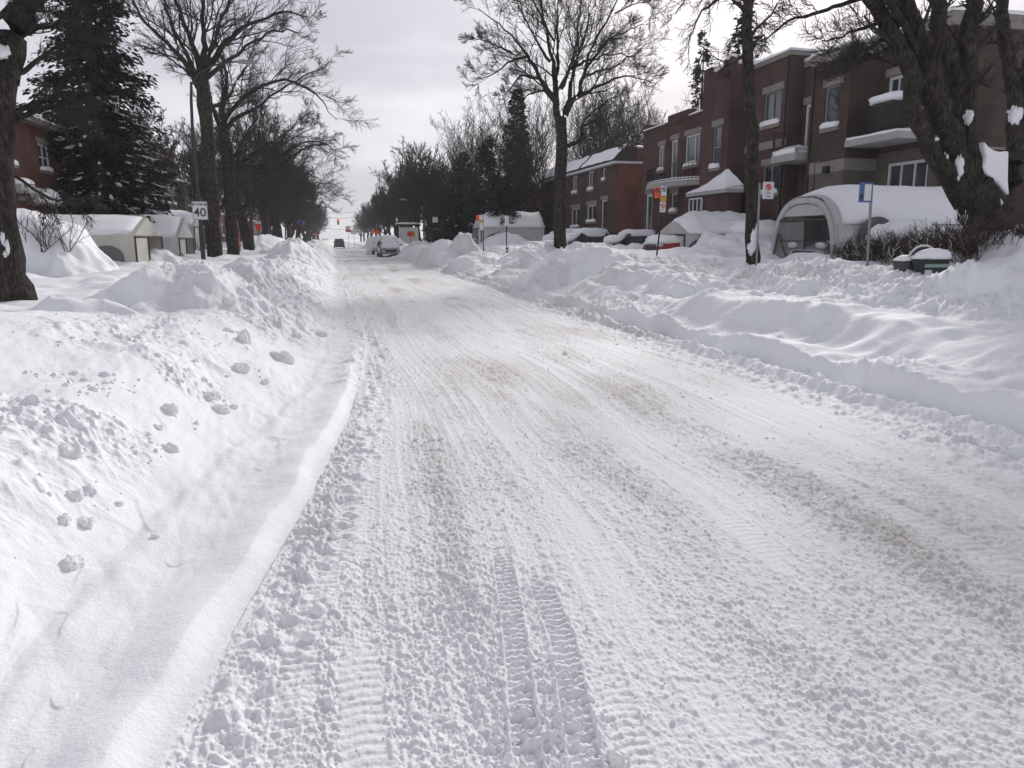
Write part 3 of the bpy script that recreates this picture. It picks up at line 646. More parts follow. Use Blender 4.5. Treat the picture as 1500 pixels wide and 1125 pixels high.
# ---- generic street trees, shared meshes
def generic_tree(name, seed, h, tr, loc, label, group, kind=0, dens=(8, 7, 5), twig=.018, cat='tree', up=.2):
    root = empty(name, loc, label, cat, group); g = np.random.default_rng(seed)
    fork = h * g.uniform(.2, .28) if kind == 0 else h * .15
    top = h * .96; lim = []
    trunk = [(0, 0, -.4, tr * 1.25), (0, 0, .5, tr), (g.normal(0, .1), g.normal(0, .1), fork * .6, tr * .9), (g.normal(0, .15), g.normal(0, .15), fork, tr * .85)]
    base = np.array(trunk[-1][:3]); n = 9 if kind == 0 else 14
    for k in range(n):
        a = k * 2.4 + g.uniform(-.4, .4); sp = (.15 + .85 * (k / n)) * h * .40 if kind == 0 else h * (.08 + .14 * k / n)
        zt = top - (sp / (h * .40)) ** 2 * h * .38 + g.uniform(-.5, .5) if kind == 0 else h * g.uniform(.75, 1)
        pts = [(*base, tr * .55)]
        for t in (.25, .5, .75, 1):
            q = base + np.array([math.cos(a) * sp * t ** .8, math.sin(a) * sp * t ** .8, (zt - base[2]) * t ** (1.1 if kind == 0 else 1)])
            q[:2] += g.normal(0, .03 * h, 2) * t; pts.append((*q, tr * .5 * (1 - t) ** .8 + .02))
        lim.append([(a_, b_, c_, r_ * (1 if q_ == 0 else .7)) for q_, (a_, b_, c_, r_) in enumerate(pts)])
    make_bare(name, [trunk] + lim, dens, seed, parent=root, twig=twig, up=up, lens=(.5, .45, .42), t0=.2, bark=M['bark_far'])
    return root
# ---- conifers
M['needles'] = mat('needles', (.030, .040, .034), .9, spec=.1, noise=(3, .55))
M['needles2'] = mat('blue_needles', (.034, .046, .046), .9, spec=.1, noise=(3, .55))
def spruce(name, h, rad, loc, label, group=None, seed=1, snow=.0, tiers=30, nb=11, mt=None, tuft=.16, z0=.06, dense=1.0):
    g = np.random.default_rng(seed); root = empty(name, loc, label, 'tree', group)
    v, q = tubes(np.array([[(0, 0, -.3), (0, 0, h * .5), (0, 0, h)]], float), np.array([[h * .016, h * .01, .01]]), 8)
    meshnp('trunk', v, q, M['bark_far'], root, smooth=True)
    n = tiers * nb; t = (np.arange(n) + g.uniform(0, 1, n)) / n; t = t ** 1.15
    z = h * (z0 + (1 - z0) * t); a = g.uniform(0, 2 * np.pi, n); L_ = rad * (1 - t) ** .8 * g.uniform(.6, 1.15, n) + .12
    m = 6; s = np.linspace(0, 1, m)[None, :]
    up = itp(t, [(0, -.35), (.5, -.1), (1, .7)])[:, None]
    Pb = np.stack([np.cos(a)[:, None] * L_[:, None] * s, np.sin(a)[:, None] * L_[:, None] * s, z[:, None] + L_[:, None] * (up * s - .25 * s * s + .22 * s ** 3 * (1 + 0 * up))], -1)
    n_t = 0
    br = tubes(Pb, np.maximum(.022 * (1 - s * .7) * (L_[:, None] / rad + .3), .005), 3)
    # tufts: little needle-clad twigs hanging from every branch
    per = int(26 * dense); idx = np.repeat(np.arange(n), per); keep = g.uniform(0, 1, len(idx)) < np.clip(L_[idx] / rad + .3, 0, 1); idx = idx[keep]
    u = g.uniform(.08, 1.02, len(idx)) ** .8; f = (u * (m - 1)).clip(0, m - 1.001); i = f.astype(int); fr = (f - i)[:, None]
    p = Pb[idx, i] * (1 - fr) + Pb[idx, i + 1] * fr
    p = p + g.normal(0, .07, p.shape) * np.array([1, 1, 1.4])
    d = norm(Pb[idx, -1] - Pb[idx, 0]); side = np.stack([-d[:, 1], d[:, 0], 0 * d[:, 0]], 1) * g.choice([-1, 1], len(idx))[:, None]
    dirn = norm(d * g.uniform(.3, 1., (len(idx), 1)) + side * g.uniform(.1, .9, (len(idx), 1)) + np.array([0, 0, -1]) * g.uniform(-.1, .7, (len(idx), 1)))
    tl = tuft * g.uniform(.7, 2.0, len(idx)) * (1.1 - .5 * u) * (h / 14) ** .5
    e = p + dirn * tl[:, None]; wv = norm(np.cross(dirn, norm(g.normal(0, 1, dirn.shape)))) * (tl * .2)[:, None]; mid = p + dirn * (tl * .45)[:, None]
    V = np.stack([p, mid + wv, e, mid - wv], 1).reshape(-1, 3); Q = np.arange(len(V)).reshape(-1, 4)
    v, q = join([br, (V, Q)]); meshnp('needles', v, q, mt or M['needles'], root)
    if snow:
        ok = (g.uniform(0, 1, n) < snow * itp(t, [(0, 1), (.2, .9), (.38, .45), (.5, .12), (.7, .02), (1, 0)])); ids = np.nonzero(ok)[0]; k = 4
        S = []; Rs = []
        for b in ids:
            a0 = g.uniform(.35, .7); a1 = a0 + g.uniform(.15, .35); ss = np.linspace(a0, min(a1, 1), 5) * (m - 1)
            ii = np.minimum(ss.astype(int), m - 2); fr = (ss - ii)[:, None]; pp = Pb[b, ii] * (1 - fr) + Pb[b, ii + 1] * fr + np.array([0, 0, .05])
            S.append(pp + g.normal(0, .02, pp.shape)); Rs.append(np.array([.012, .05, .075, .05, .012]) * g.uniform(.4, 1.3) * g.uniform(.7, 1.3, 5))
        v, q = tubes(np.array(S), np.array(Rs), 6); tag(meshnp('snow_clump', v, q, M['snowcap'], root, smooth=True), kind='stuff')
    return root
bx = P(152, 300, Y=44)
spruce('spruce_tree', 17.5, 4.0, (bx[0], 44, gz(bx[0], 44)), 'tall dark spruce with clumps of snow on its lower boughs behind the left shelters', seed=5, snow=1.0, tiers=46, nb=14, tuft=.25, dense=2.6)
# ------------------------------------------------------------------ street rows running away from the camera
HZ = np.array
cols = 0
LEFTROW = [(-5.6, 68), (-5.5, 78), (-5.7, 88), (-5.4, 99), (-5.6, 110), (-5.5, 122), (-5.6, 135), (-5.5, 149), (-5.6, 164), (-5.5, 180), (-5.6, 198), (-5.6, 218), (-5.6, 240), (-5.6, 265), (-5.6, 295)]
RIGHTROW = [(9.0, 74), (8.8, 84), (9.0, 95), (8.8, 106), (9, 118), (8.8, 131), (9, 145), (8.8, 160), (9, 178), (8.9, 198), (8.9, 220), (8.9, 245), (8.9, 275)]
gA = 'bare street trees dwindling down the left side'; gB = 'bare street trees dwindling down the right side'; gC = 'bare trees in the yards behind'
protos = [generic_tree('street_tree', 101 + k, hh, .3, (0, 0, 0), None, None, 0, dens=(10, 9, 6), twig=.017) for k, hh in enumerate((9.8, 9.0, 10.6))]
thin = [generic_tree('thin_tree', 131 + k, 14, .12, (0, 0, 0), None, None, 1, dens=(7, 6, 5), twig=.014, up=.4) for k in range(2)]
usedp = set()
def place_proto(lst, k, loc, rz, s, label, group):
    o = lst[k]
    if (id(lst), k) in usedp: o = copy_tree(o)
    else: usedp.add((id(lst), k))
    o.location = loc; o.rotation_euler = (0, 0, rz); o.scale = (s, s, s * 1.0)
    tag(o, label, 'tree', group); return o
g = np.random.default_rng(77)
for i, (x, y) in enumerate(LEFTROW):
    place_proto(protos, i % 3, (x, y, gz(x, y) - .1), g.uniform(0, 6), g.uniform(.92, 1.12), 'bare street tree in the dwindling row along the left side of the road', gA)
for i, (x, y) in enumerate(RIGHTROW):
    s = g.uniform(.85, 1.0)
    place_proto(protos, (i + 1) % 3, (x, y, gz(x, y) - .1), g.uniform(0, 6), s, 'bare street tree in the dwindling row along the right side of the road', gB)
# taller yard trees on both sides, seen over the roofs and through the gaps
for i, (x, y, s, th) in enumerate([(15, 60, .75, 1), (17.5, 75, .85, 1), (13, 78, .8, 1), (19, 84, 1.15, 0), (15, 97, 1.05, 0), (22, 63, .75, 1), (26, 76, .85, 1), (12.5, 70, .75, 1), (14, 120, 1.1, 0), (14, 152, 1.1, 0), (14.5, 170, 1.1, 0),
        (30, 84, 1.1, 1), (34, 90, 1.15, 1), (39, 95, 1.1, 1), (44, 92, 1.05, 1), (33, 80, .95, 1), (50, 97, 1.0, 1), (37, 86, .9, 1), (29, 92, 1.1, 1), (42, 84, .9, 1)]):
    lst = thin if th else protos
    place_proto(lst, i % len(lst), (x, y, .9), g.uniform(0, 6), s, 'bare tree crown in the yards behind the right row of houses' if x > 25 else 'bare yard tree among the evergreens behind the right walk', gC)
for i, (x, y, s) in enumerate([(-15, 70, 1.1), (-12, 80, 1.1), (-14, 95, 1.2), (-12, 112, 1.2), (-14, 130, 1.2), (-12, 155, 1.2), (-13, 185, 1.2)]):
    place_proto(protos, i % 3, (x, y, .8), g.uniform(0, 6), s, 'bare yard tree standing behind the left row of street trees', gC)
for i, (x, y, s) in enumerate([(38, 33, .8), (44, 36, .9), (36, 27, .75), (48, 30, .85), (30, 44, .7), (33, 52, .75)]):
    place_proto(thin, i % 2, (x, y, .8), g.uniform(0, 6), s, 'bare treetop showing above the flat roofs on the right', gC)
# dark evergreens on the right beyond the maple
def pos(px, Y): return P(px, 350, Y=Y)[0]
gE = 'dark evergreens beyond the lone maple on the right'
for px, Y, h, rad, sd_, lab in [(757, 62, 11.8, 2.3, 1, 'tall narrow dark spruce just left of the lone maple'), (716, 66, 8.6, 3.0, 2, 'broad dark evergreen left of the tall narrow spruce'),
        (682, 74, 8.4, 3.2, 3, 'dark evergreen standing behind the small far signs'), (736, 54, 4.6, 1.9, 4, 'low dark spruce beside the far snow-roofed shelter'), (650, 92, 8.0, 3.0, 6, 'farthest dark evergreen among the right street trees')]:
    x = pos(px, Y); spruce('spruce_tree', h, rad, (x, Y, gz(x, Y) - .2), lab, gE, sd_ + 40, .05, tiers=26, nb=10, tuft=.36, mt=M['needles2'], dense=1.0)
for px, Y, h, rad, sd_, lab in [(1019, 62, 17.3, 2.6, 7, 'spruce top showing above the lower brick roof left of the tower'), (1075, 46, 16.0, 2.2, 8, 'spruce tip showing above the battlements of the brick tower')]:
    x = pos(px, Y); spruce('spruce_tree', h, rad, (x, Y, .8), lab, None, sd_ + 40, .08, tiers=22, nb=9, tuft=.3)
# ------------------------------------------------------------------ building materials
def brick(name, c1, c2, mortar, scale=1.0):
    m = mat(name, c1, .9, spec=.15); nt = m.node_tree; N = nt.nodes; L = nt.links; b = N['Principled BSDF']
    tc = N.new('ShaderNodeTexCoord'); sp = N.new('ShaderNodeSeparateXYZ'); L.new(tc.outputs['Object'], sp.inputs[0])
    ad = N.new('ShaderNodeMath'); L.new(sp.outputs['X'], ad.inputs[0]); L.new(sp.outputs['Y'], ad.inputs[1])
    cb = N.new('ShaderNodeCombineXYZ'); L.new(ad.outputs[0], cb.inputs['X']); L.new(sp.outputs['Z'], cb.inputs['Y'])
    bt = N.new('ShaderNodeTexBrick'); L.new(cb.outputs[0], bt.inputs['Vector']); bt.inputs['Scale'].default_value = 1.0 / scale
    bt.inputs['Brick Width'].default_value = .21; bt.inputs['Row Height'].default_value = .075; bt.inputs['Mortar Size'].default_value = .008
    bt.inputs['Color1'].default_value = (*c1, 1); bt.inputs['Color2'].default_value = (*c2, 1); bt.inputs['Mortar'].default_value = (*mortar, 1); bt.inputs['Bias'].default_value = -.1
    n = N.new('ShaderNodeTexNoise'); n.inputs['Scale'].default_value = .9; n.inputs['Detail'].default_value = 6; L.new(tc.outputs['Object'], n.inputs['Vector'])
    r = N.new('ShaderNodeMapRange'); r.inputs['From Min'].default_value = .3; r.inputs['From Max'].default_value = .7; r.inputs['To Min'].default_value = .72; r.inputs['To Max'].default_value = 1.2; L.new(n.outputs['Fac'], r.inputs['Value'])
    mx = N.new('ShaderNodeMix'); mx.data_type = 'RGBA'; mx.blend_type = 'MULTIPLY'; mx.inputs['Factor'].default_value = 1
    L.new(bt.outputs['Color'], mx.inputs['A']); L.new(r.outputs['Result'], mx.inputs['B']); L.new(mx.outputs['Result'], b.inputs['Base Color'])
    return m
M['brickA'] = brick('dark_brown_brick', (.085, .055, .047), (.066, .045, .040), (.085, .075, .068))
M['brickB'] = brick('red_brick', (.108, .060, .056), (.088, .050, .048), (.095, .078, .072))
M['brickC'] = brick('plum_brick', (.098, .052, .048), (.08, .045, .042), (.085, .07, .063))
M['brickO'] = brick('orange_brick', (.20, .085, .062), (.17, .073, .054), (.165, .105, .088))
M['brickL'] = brick('left_brick', (.145, .065, .05), (.12, .055, .044), (.12, .085, .07))
M['stone'] = mat('stone_facing', (.135, .118, .10), .9, noise=(2.5, .75), bump=(6, .4, .02))
M['concrete'] = mat('concrete_lintel', (.26, .24, .21), .85, noise=(8, .8), bump=(30, .3, .01))
M['coping'] = mat('metal_coping', (.23, .21, .195), .6, noise=(3, .85))
M['white'] = mat('white_paint', (.62, .63, .64), .5, noise=(4, .9))
M['glass'] = mat('window_glass', (.035, .042, .05), .06, spec=.9)
g_nt = None
M['glass'] = mat('window_glass', (.03, .036, .045), .06, spec=.9, noise=(.9, 1), col2=(.075, .085, .095))
M['curtain'] = mat('curtain', (.26, .28, .30), .9, noise=(14, .7))
M['iron'] = mat('black_iron', (.02, .02, .022), .6, spec=.3, bump=(30, .2, .004))
M['steel'] = mat('galvanised_steel', (.28, .28, .29), .5, metal=.6, noise=(12, .8))
M['greenpole'] = mat('dark_green_pole', (.022, .03, .032), .55, noise=(6, .8))
M['slab'] = mat('balcony_slab', (.40, .39, .38), .8, noise=(3, .85))
M['roofing'] = mat('dark_roofing', (.05, .045, .043), .9, noise=(4, .8))  # dark mottled covering of the mansard roof
M['door'] = mat('grey_door', (.42, .43, .44), .5, noise=(5, .9))
M['tarp'] = mat('black_tarp', (.018, .022, .022), .6, bump=(8, .5, .04))
def facade(mb, axis, pl, a0, a1, z0, z1, holes, inw, dep=.16):
    pt = (lambda a, z, d=0: (pl + inw * d, a, z)) if axis == 'x' else (lambda a, z, d=0: (a, pl + inw * d, z))
    A = sorted({a0, a1, *[h[0] for h in holes], *[h[1] for h in holes]}); Z = sorted({z0, z1, *[h[2] for h in holes], *[h[3] for h in holes]})
    A = [a for a in A if a0 <= a <= a1]; Z = [z for z in Z if z0 <= z <= z1]
    for i in range(len(A) - 1):
        for j in range(len(Z) - 1):
            ca = (A[i] + A[i + 1]) / 2; cz = (Z[j] + Z[j + 1]) / 2
            if any(h[0] < ca < h[1] and h[2] < cz < h[3] for h in holes): continue
            mb.add([pt(A[i], Z[j]), pt(A[i + 1], Z[j]), pt(A[i + 1], Z[j + 1]), pt(A[i], Z[j + 1])], [(0, 1, 2, 3)])
    for h in holes:
        q = [(h[0], h[2]), (h[1], h[2]), (h[1], h[3]), (h[0], h[3])]
        for k in range(4):
            a, b = q[k], q[(k + 1) % 4]
            mb.add([pt(*a), pt(*b), pt(*b, dep), pt(*a, dep)], [(0, 1, 2, 3)])
def abox(mb, axis, pl, inw, d0, d1, a0, a1, z0, z1):
    if axis == 'x': mb.box(pl + inw * d0, pl + inw * d1, a0, a1, z0, z1)
    else: mb.box(a0, a1, pl + inw * d0, pl + inw * d1, z0, z1)
def window(par, axis, pl, h, inw, cols=2, rows=1, fr=.07, mt=None, lintel=True, sill=True, snow=True, curt=True, name='window', lint_h=.26, split=None):
    a0, a1, z0, z1 = h; e = .004; A0, A1, Z0, Z1 = a0 + e, a1 - e, z0 + e, z1 - e; mb = MB()
    abox(mb, axis, pl, inw, .04, .13, A0, A0 + fr, Z0, Z1); abox(mb, axis, pl, inw, .04, .13, A1 - fr, A1, Z0, Z1)
    abox(mb, axis, pl, inw, .04, .13, A0 + fr, A1 - fr, Z0, Z0 + fr); abox(mb, axis, pl, inw, .04, .13, A0 + fr, A1 - fr, Z1 - fr, Z1)
    for k in range(1, cols):
        c = A0 + (A1 - A0) * (k / cols if not split else split); abox(mb, axis, pl, inw, .045, .125, c - .03, c + .03, Z0 + fr, Z1 - fr)
    for k in range(1, rows):
        c = Z0 + (Z1 - Z0) * k / rows; abox(mb, axis, pl, inw, .05, .12, A0 + fr, A1 - fr, c - .03, c + .03)
    w_ = mb.build(name, mt or M['white'], par)
    p = MB(); abox(p, axis, pl, inw, .085, .10, A0 + fr * .6, A1 - fr * .6, Z0 + fr * .6, Z1 - fr * .6); p.build('pane', M['glass'], w_)
    if lintel:
        l = MB(); abox(l, axis, pl, inw, -.03, .1, a0 - .14, a1 + .14, z1 + .003, z1 + lint_h); l.build('lintel', M['concrete'], par, bevel=.01)
    if sill:
        l = MB(); abox(l, axis, pl, inw, -.10, .035, a0 - .08, a1 + .08, z0 - .12, z0 - .003); l.build('sill', M['concrete'], par, bevel=.01)
        if snow:
            s = MB(); c = (a0 + a1) / 2; cc = (pl - inw * .05, c, z0 + .0) if axis == 'x' else (c, pl - inw * .05, z0)
            L_ = (a1 - a0) / 2 + .03; r = (.11, L_, .2) if axis == 'x' else (L_, .11, .2)
            s.blob(cc, r, 18, 8, .25, 1.6, a0 + z0, .55, z0 - .0); s.build('sill_snow', M['snowcap'], par, True)
    return w_
def snow_strip(par, x0, x1, y0, y1, z, h=.14, name='snow', seed=0, edge=.06):
    """a wind-rounded layer of snow lying on a flat top"""
    nx = max(3, int((x1 - x0) / .35) + 2); ny = max(3, int((y1 - y0) / .35) + 2); nx = min(nx, 40); ny = min(ny, 60)
    gx, gy = np.meshgrid(np.linspace(0, 1, nx), np.linspace(0, 1, ny), indexing='ij')
    X = x0 + (x1 - x0) * gx; Y = y0 + (y1 - y0) * gy
    ex = np.minimum(gx, 1 - gx) * (x1 - x0); ey = np.minimum(gy, 1 - gy) * (y1 - y0); k = np.clip(np.minimum(ex, ey) / max(edge, 1e-3) / 2 + .55, 0, 1)
    Z = z + h * k * (1 + .35 * pn(X * .9 + seed, Y * .9, seed) + .15 * pn(X * 3, Y * 3, seed + 1))
    V = np.concatenate([np.stack([X, Y, Z], -1).reshape(-1, 3), np.stack([X, Y, np.full_like(X, z - .01)], -1).reshape(-1, 3)])
    n = nx * ny; i, j = np.meshgrid(np.arange(nx - 1), np.arange(ny - 1), indexing='ij'); a = i * ny + j
    Q = [np.stack([a, a + ny, a + ny + 1, a + 1], -1).reshape(-1, 4)]
    for e0 in ([(i_ * ny) for i_ in range(nx)], [(i_ * ny + ny - 1) for i_ in range(nx)], list(range(ny)), [(nx - 1) * ny + j_ for j_ in range(ny)]):
        e0 = np.array(e0); Q.append(np.stack([e0[:-1], e0[1:], e0[1:] + n, e0[:-1] + n], -1))
    return meshnp(name, V, np.concatenate(Q), M['snowcap'], par, smooth=True)
def railing(par, path, z, h=.9, gap=.12, name='railing', mt=None):
    mb = MB()
    for (a, b) in zip(path[:-1], path[1:]):
        a = np.array(a); b = np.array(b); n = max(1, int(np.linalg.norm(b - a) / gap))
        for t in (z + .08, z + h):
            mb.tube([(*a, t), (*b, t)], .018, 4)
        for k in range(n + 1):
            p = a + (b - a) * k / n; mb.tube([(*p, z), (*p, z + h)], .011, 4)
    return mb.build(name, mt or M['iron'], par)
def W(px0, py0, px1, py1, X):
    """photo rectangle -> (y0,y1,z0,z1) on the plane x = X"""
    a = P(px0, (py0 + py1) / 2, X=X)[1]; b = P(px1, (py0 + py1) / 2, X=X)[1]; pc = (px0 + px1) / 2
    zt = P(pc, py0, X=X)[2]; zb = P(pc, py1, X=X)[2]
    return (min(a, b), max(a, b), min(zt, zb), max(zt, zb))
def house_shell(par, mt, front, holes, X, X2, y0, y1, z0, z1, name='wall', side_mt=None, inw=1):
    """front facade with openings, both side walls and the back wall of one block"""
    mb = MB(); facade(mb, 'x', X, y0, y1, z0, z1, holes, inw)
    if side_mt is None:
        mb.add([(X, y0, z0), (X2, y0, z0), (X2, y0, z1), (X, y0, z1)], [(0, 1, 2, 3)]); mb.add([(X, y1, z0), (X2, y1, z0), (X2, y1, z1), (X, y1, z1)], [(0, 3, 2, 1)])
        mb.add([(X2, y0, z0), (X2, y1, z0), (X2, y1, z1), (X2, y0, z1)], [(0, 1, 2, 3)])
        return mb.build(name, mt, par)
    w_ = mb.build(name, mt, par); m2 = MB()
    m2.add([(X, y0, z0), (X2, y0, z0), (X2, y0, z1), (X, y0, z1)], [(0, 1, 2, 3)]); m2.add([(X, y1, z0), (X2, y1, z0), (X2, y1, z1), (X, y1, z1)], [(0, 3, 2, 1)])
    m2.add([(X2, y0, z0), (X2, y1, z0), (X2, y1, z1), (X2, y0, z1)], [(0, 1, 2, 3)]); m2.build('side_wall', side_mt, par)
    return w_
# ================================================================= right row
# --- R1: nearest brick duplex
X1b, X1m = 16.6, 17.8
c1 = P(1250, 62, X=X1b); yA = P(1193, 90, X=X1b)[1]; cm = P(1397, 16, X=X1m)
R1 = empty('brick_house', (0, 0, 0), 'nearest brick duplex on the right behind the massive tree, with dark balcony cover', 'house')
zt1 = c1[2]; zt1m = cm[2]; yb0 = c1[1]; ym0 = cm[1]; g0 = .3
wb = W(1208, 126, 1229, 187, X1b); wb = (wb[0], wb[1], wb[2], wb[3])
house_shell(R1, M['brickA'], 0, [wb], X1b, 27, yb0, yA, 4.25, zt1 - .35)
mb = MB(); facade(mb, 'x', X1b, yb0, yA, g0, 3.85, [], 1); mb.add([(X1b, yb0, g0), (X1m, yb0, g0), (X1m, yb0, 3.85), (X1b, yb0, 3.85)], [(0, 1, 2, 3)]); mb.build('stone_wall', M['stone'], R1)
mb = MB(); mb.box(X1b - .03, 20, yb0 - .03, yA + .0, 3.853, 4.247); mb.build('stone_band', M['concrete'], R1)
window(R1, 'x', X1b, wb, 1, 1, 1, fr=.05, mt=M['curtain'], lint_h=.3)
# main part
dU = W(1301, 110, 1329, 147, X1m); zb1 = P(1318, 196, X=X1b)[2]
dU = (dU[0], min(dU[1], yb0 - .05), zb1 + .18, dU[3]); dL = W(1299, 236, 1358, 275, X1m); dL = (dL[0], min(dL[1], yb0 - .06), dL[3] - 2.05, dL[3])
mb = MB(); facade(mb, 'x', X1m, ym0, yb0, zb1 - .3, zt1m - .4, [dU], 1)
mb.add([(X1m, ym0, zb1 - .3), (27, ym0, zb1 - .3), (27, ym0, zt1m - .4), (X1m, ym0, zt1m - .4)], [(0, 1, 2, 3)]); mb.add([(27, ym0, 0), (27, yA, 0), (27, yA, zt1m - .4), (27, ym0, zt1m - .4)], [(0, 1, 2, 3)])
mb.add([(X1m, ym0, g0), (27, ym0, g0), (27, ym0, zb1 - .3), (X1m, ym0, zb1 - .3)], [(0, 1, 2, 3)])
mb.build('wall', M['brickA'], R1)
mb = MB(); facade(mb, 'x', X1m, ym0 + .003, yb0, g0, zb1 - .303, [dL], 1); mb.build('stone_wall', M['stone'], R1)
window(R1, 'x', X1m, dU, 1, 2, 2, fr=.1, sill=False, name='balcony_door')
pd = window(R1, 'x', X1m, dL, 1, 3, 1, fr=.09, sill=False, lintel=False, name='patio_door')
mb = MB(); mb.box(X1b - .12, X1b + 2, yb0 - .1, yA, zt1 - .347, zt1); mb.box(X1m - .12, 27.1, ym0 - .12, yA, zt1m - .397, zt1m)
mb.build('coping', M['coping'], R1)
snow_strip(R1, X1b - .14, X1m - .13, yb0 - .12, yA, zt1 + .002, .13, 'roof_snow', 3); snow_strip(R1, X1m - .14, 27.1, ym0 - .14, yA, zt1m + .002, .15, 'roof_snow', 4)
# balcony
by0 = P(1318, 200, X=X1b)[1]
mb = MB(); mb.prism([(X1b - .05, by0), (X1m - .01, by0), (X1m - .01, yb0 - .01), (X1b - .05, yb0 - .01)], 'z', zb1 - .12, zb1 + .1); bal = mb.build('balcony', M['slab'], R1, bevel=.02)
snow_strip(bal, X1b - .02, X1m - .02, by0 + .03, yb0 - .03, zb1 + .103, .14, 'balcony_snow', 5)
railing(bal, [(X1b + .02, yb0 - .04), (X1b + .02, by0 + .05), (X1m - .05, by0 + .05)], zb1 + .1, .85)
gr = empty('covered_grill', (X1b + .45, (by0 + yb0) / 2 - .15, zb1 + .2), 'black covered grill with a cap of snow on the nearest balcony', 'grill')
mb = MB(); mb.blob((0, 0, .48), (.36, .66, .5), 20, 12, .12, 1.5, 2, .45); mb.build('cover', M['tarp'], gr, True)
mb = MB(); mb.blob((-.02, .02, 1.0), (.38, .74, .16), 20, 10, .18, 1.5, 3, .8); mb.build('snow', M['snowcap'], gr, True)
mb = MB(); lp = P(1352, 158, X=X1m); mb.box(X1m - .16, X1m - .03, lp[1] - .07, lp[1] + .07, lp[2] - .1, lp[2] + .12); mb.box(X1m - .05, X1m - .002, lp[1] - .03, lp[1] + .03, lp[2] - .2, lp[2] + .2); mb.build('wall_lantern', M['white'], R1, bevel=.01)
mb = MB(); mb.box(X1m + .3, 27, ym0 - .06, ym0 - .003, 4.28, 4.36); mb.build('ledge', M['concrete'], R1)
# --- R2: red brick duplex with the battlemented tower
X2b, X2m, X2t = 16.8, 17.4, 16.0
c2 = P(1160, 74, X=X2b); tc0 = P(1072, 92, X=X2t); tl0 = P(1031, 112, X=X2t)
R2 = empty('brick_house', (0, 0, 0), 'red brick duplex with a battlemented corner tower, second house on the right', 'house')
zt2 = c2[2]; y20 = c2[1]; yt0 = tc0[1]; yt1 = tl0[1]; ztT = tc0[2]
wU = W(1119, 135, 1144, 183, X2b); wL = W(1117, 242, 1141, 284, X2b)
house_shell(R2, M['brickB'], 0, [wU, wL], X2b, 27, y20, yt0, g0, zt2 - .16)
window(R2, 'x', X2b, wU, 1, 2, 1, fr=.05, mt=M['curtain']); window(R2, 'x', X2b, wL, 1, 2, 1, fr=.05, mt=M['curtain'])
bd = W(1112, 207, 1141, 218, X2b); mb = MB(); mb.box(X2b - .03, X2b + .1, y20 + .01, yt0 - .01, bd[2], bd[3]); mb.build('stone_band', M['concrete'], R2)
mb = MB(); mb.box(X2b - .08, 27, y20 - .06, yt0 - .002, zt2 - .157, zt2 + .02); mb.build('coping', M['coping'], R2)
snow_strip(R2, X2b - .1, 27, y20 - .08, yt0 - .01, zt2 + .024, .14, 'roof_snow', 6)
mb = MB(); dr = W(1179, 152, 1192, 205, X2m); dr = (yA + .25, dr[1], zb1 + .1, dr[3]); dg = (yA + .2, yA + 1.0, 1.7, 3.6)
facade(mb, 'x', X2m, yA, y20 - .003, g0, zt2 - .6, [dr, dg], 1); mb.build('wall', M['brickC'], R2)
window(R2, 'x', X2m, dr, 1, 1, 1, fr=.12, sill=False, name='balcony_door'); window(R2, 'x', X2m, dg, 1, 1, 1, fr=.12, sill=False, name='door')
mb = MB(); mb.box(X2m - .1, 27, yA + .01, y20 - .07, zt2 - .597, zt2 - .4); mb.build('coping', M['coping'], R2)
snow_strip(R2, X2m - .12, 22, yA + .02, y20 - .08, zt2 - .397, .25, 'roof_snow', 9)
zb2 = P(1187, 229, X=16.15)[2]
mb = MB(); mb.prism([(16.15, yA + .1), (X2m - .01, yA + .1), (X2m - .01, y20 + .0), (X2b - .01, y20 + .0), (X2b - .01, y20 + .3), (16.5, y20 + .3), (16.15, y20 - .1)], 'z', zb2 - .02, zb2 + .24); bal = mb.build('balcony', M['slab'], R2)
snow_strip(bal, 16.17, X2m - .02, yA + .14, y20 - .14, zb2 + .243, .3, 'balcony_snow', 7, .2)
railing(bal, [(16.5, y20 + .26), (16.19, y20 - .12), (16.19, yA + .14)], zb2 + .24, .8)
# tower
wT = W(1044, 185, 1056, 246, X2t)
mb = MB(); facade(mb, 'x', X2t, yt0, yt1, g0, ztT - .3, [wT], 1)
for yy, sgn in ((yt0, 1), (yt1, -1)): mb.add([(X2t, yy, g0), (21, yy, g0), (21, yy, ztT - .3), (X2t, yy, ztT - .3)], [(0, 1, 2, 3)])
mb.add([(21, yt0, g0), (21, yt1, g0), (21, yt1, ztT - .3), (21, yt0, ztT - .3)], [(0, 1, 2, 3)])
tw = mb.build('tower', M['brickB'], R2)
window(R2, 'x', X2t, wT, 1, 1, 2, fr=.05, mt=M['curtain'])
mb = MB(); mb.box(X2t, 21, yt0, yt1, ztT - .297, ztT - .2)
for k, (a, b, h) in enumerate([(0, .28, .3), (.28, .72, .08), (.72, 1, .36), ]): mb.box(X2t + .003, X2t + .28, yt0 + (yt1 - yt0) * (1 - b) + .002, yt0 + (yt1 - yt0) * (1 - a) - .002, ztT - .197, ztT + h - .1)
mb.box(X2t + .285, 18, yt0 + .002, yt0 + .28, ztT - .197, ztT - .02); mb.box(18.2, 19.2, yt0 + .002, yt0 + .28, ztT - .197, ztT + .3)
mb.build('battlement', M['brickB'], R2)
mb = MB(); mb.blob((X2t + .15, yt0 + .35, ztT + .28), (.2, .38, .14), 14, 8, .2); mb.build('roof_snow', M['snowcap'], R2, True)
mb = MB(); mb.blob((X2t + .15, yt0 + (yt1 - yt0) * .5, ztT + .02), (.2, .55, .16), 14, 8, .2, 2, 1); mb.build('roof_snow', M['snowcap'], R2, True)
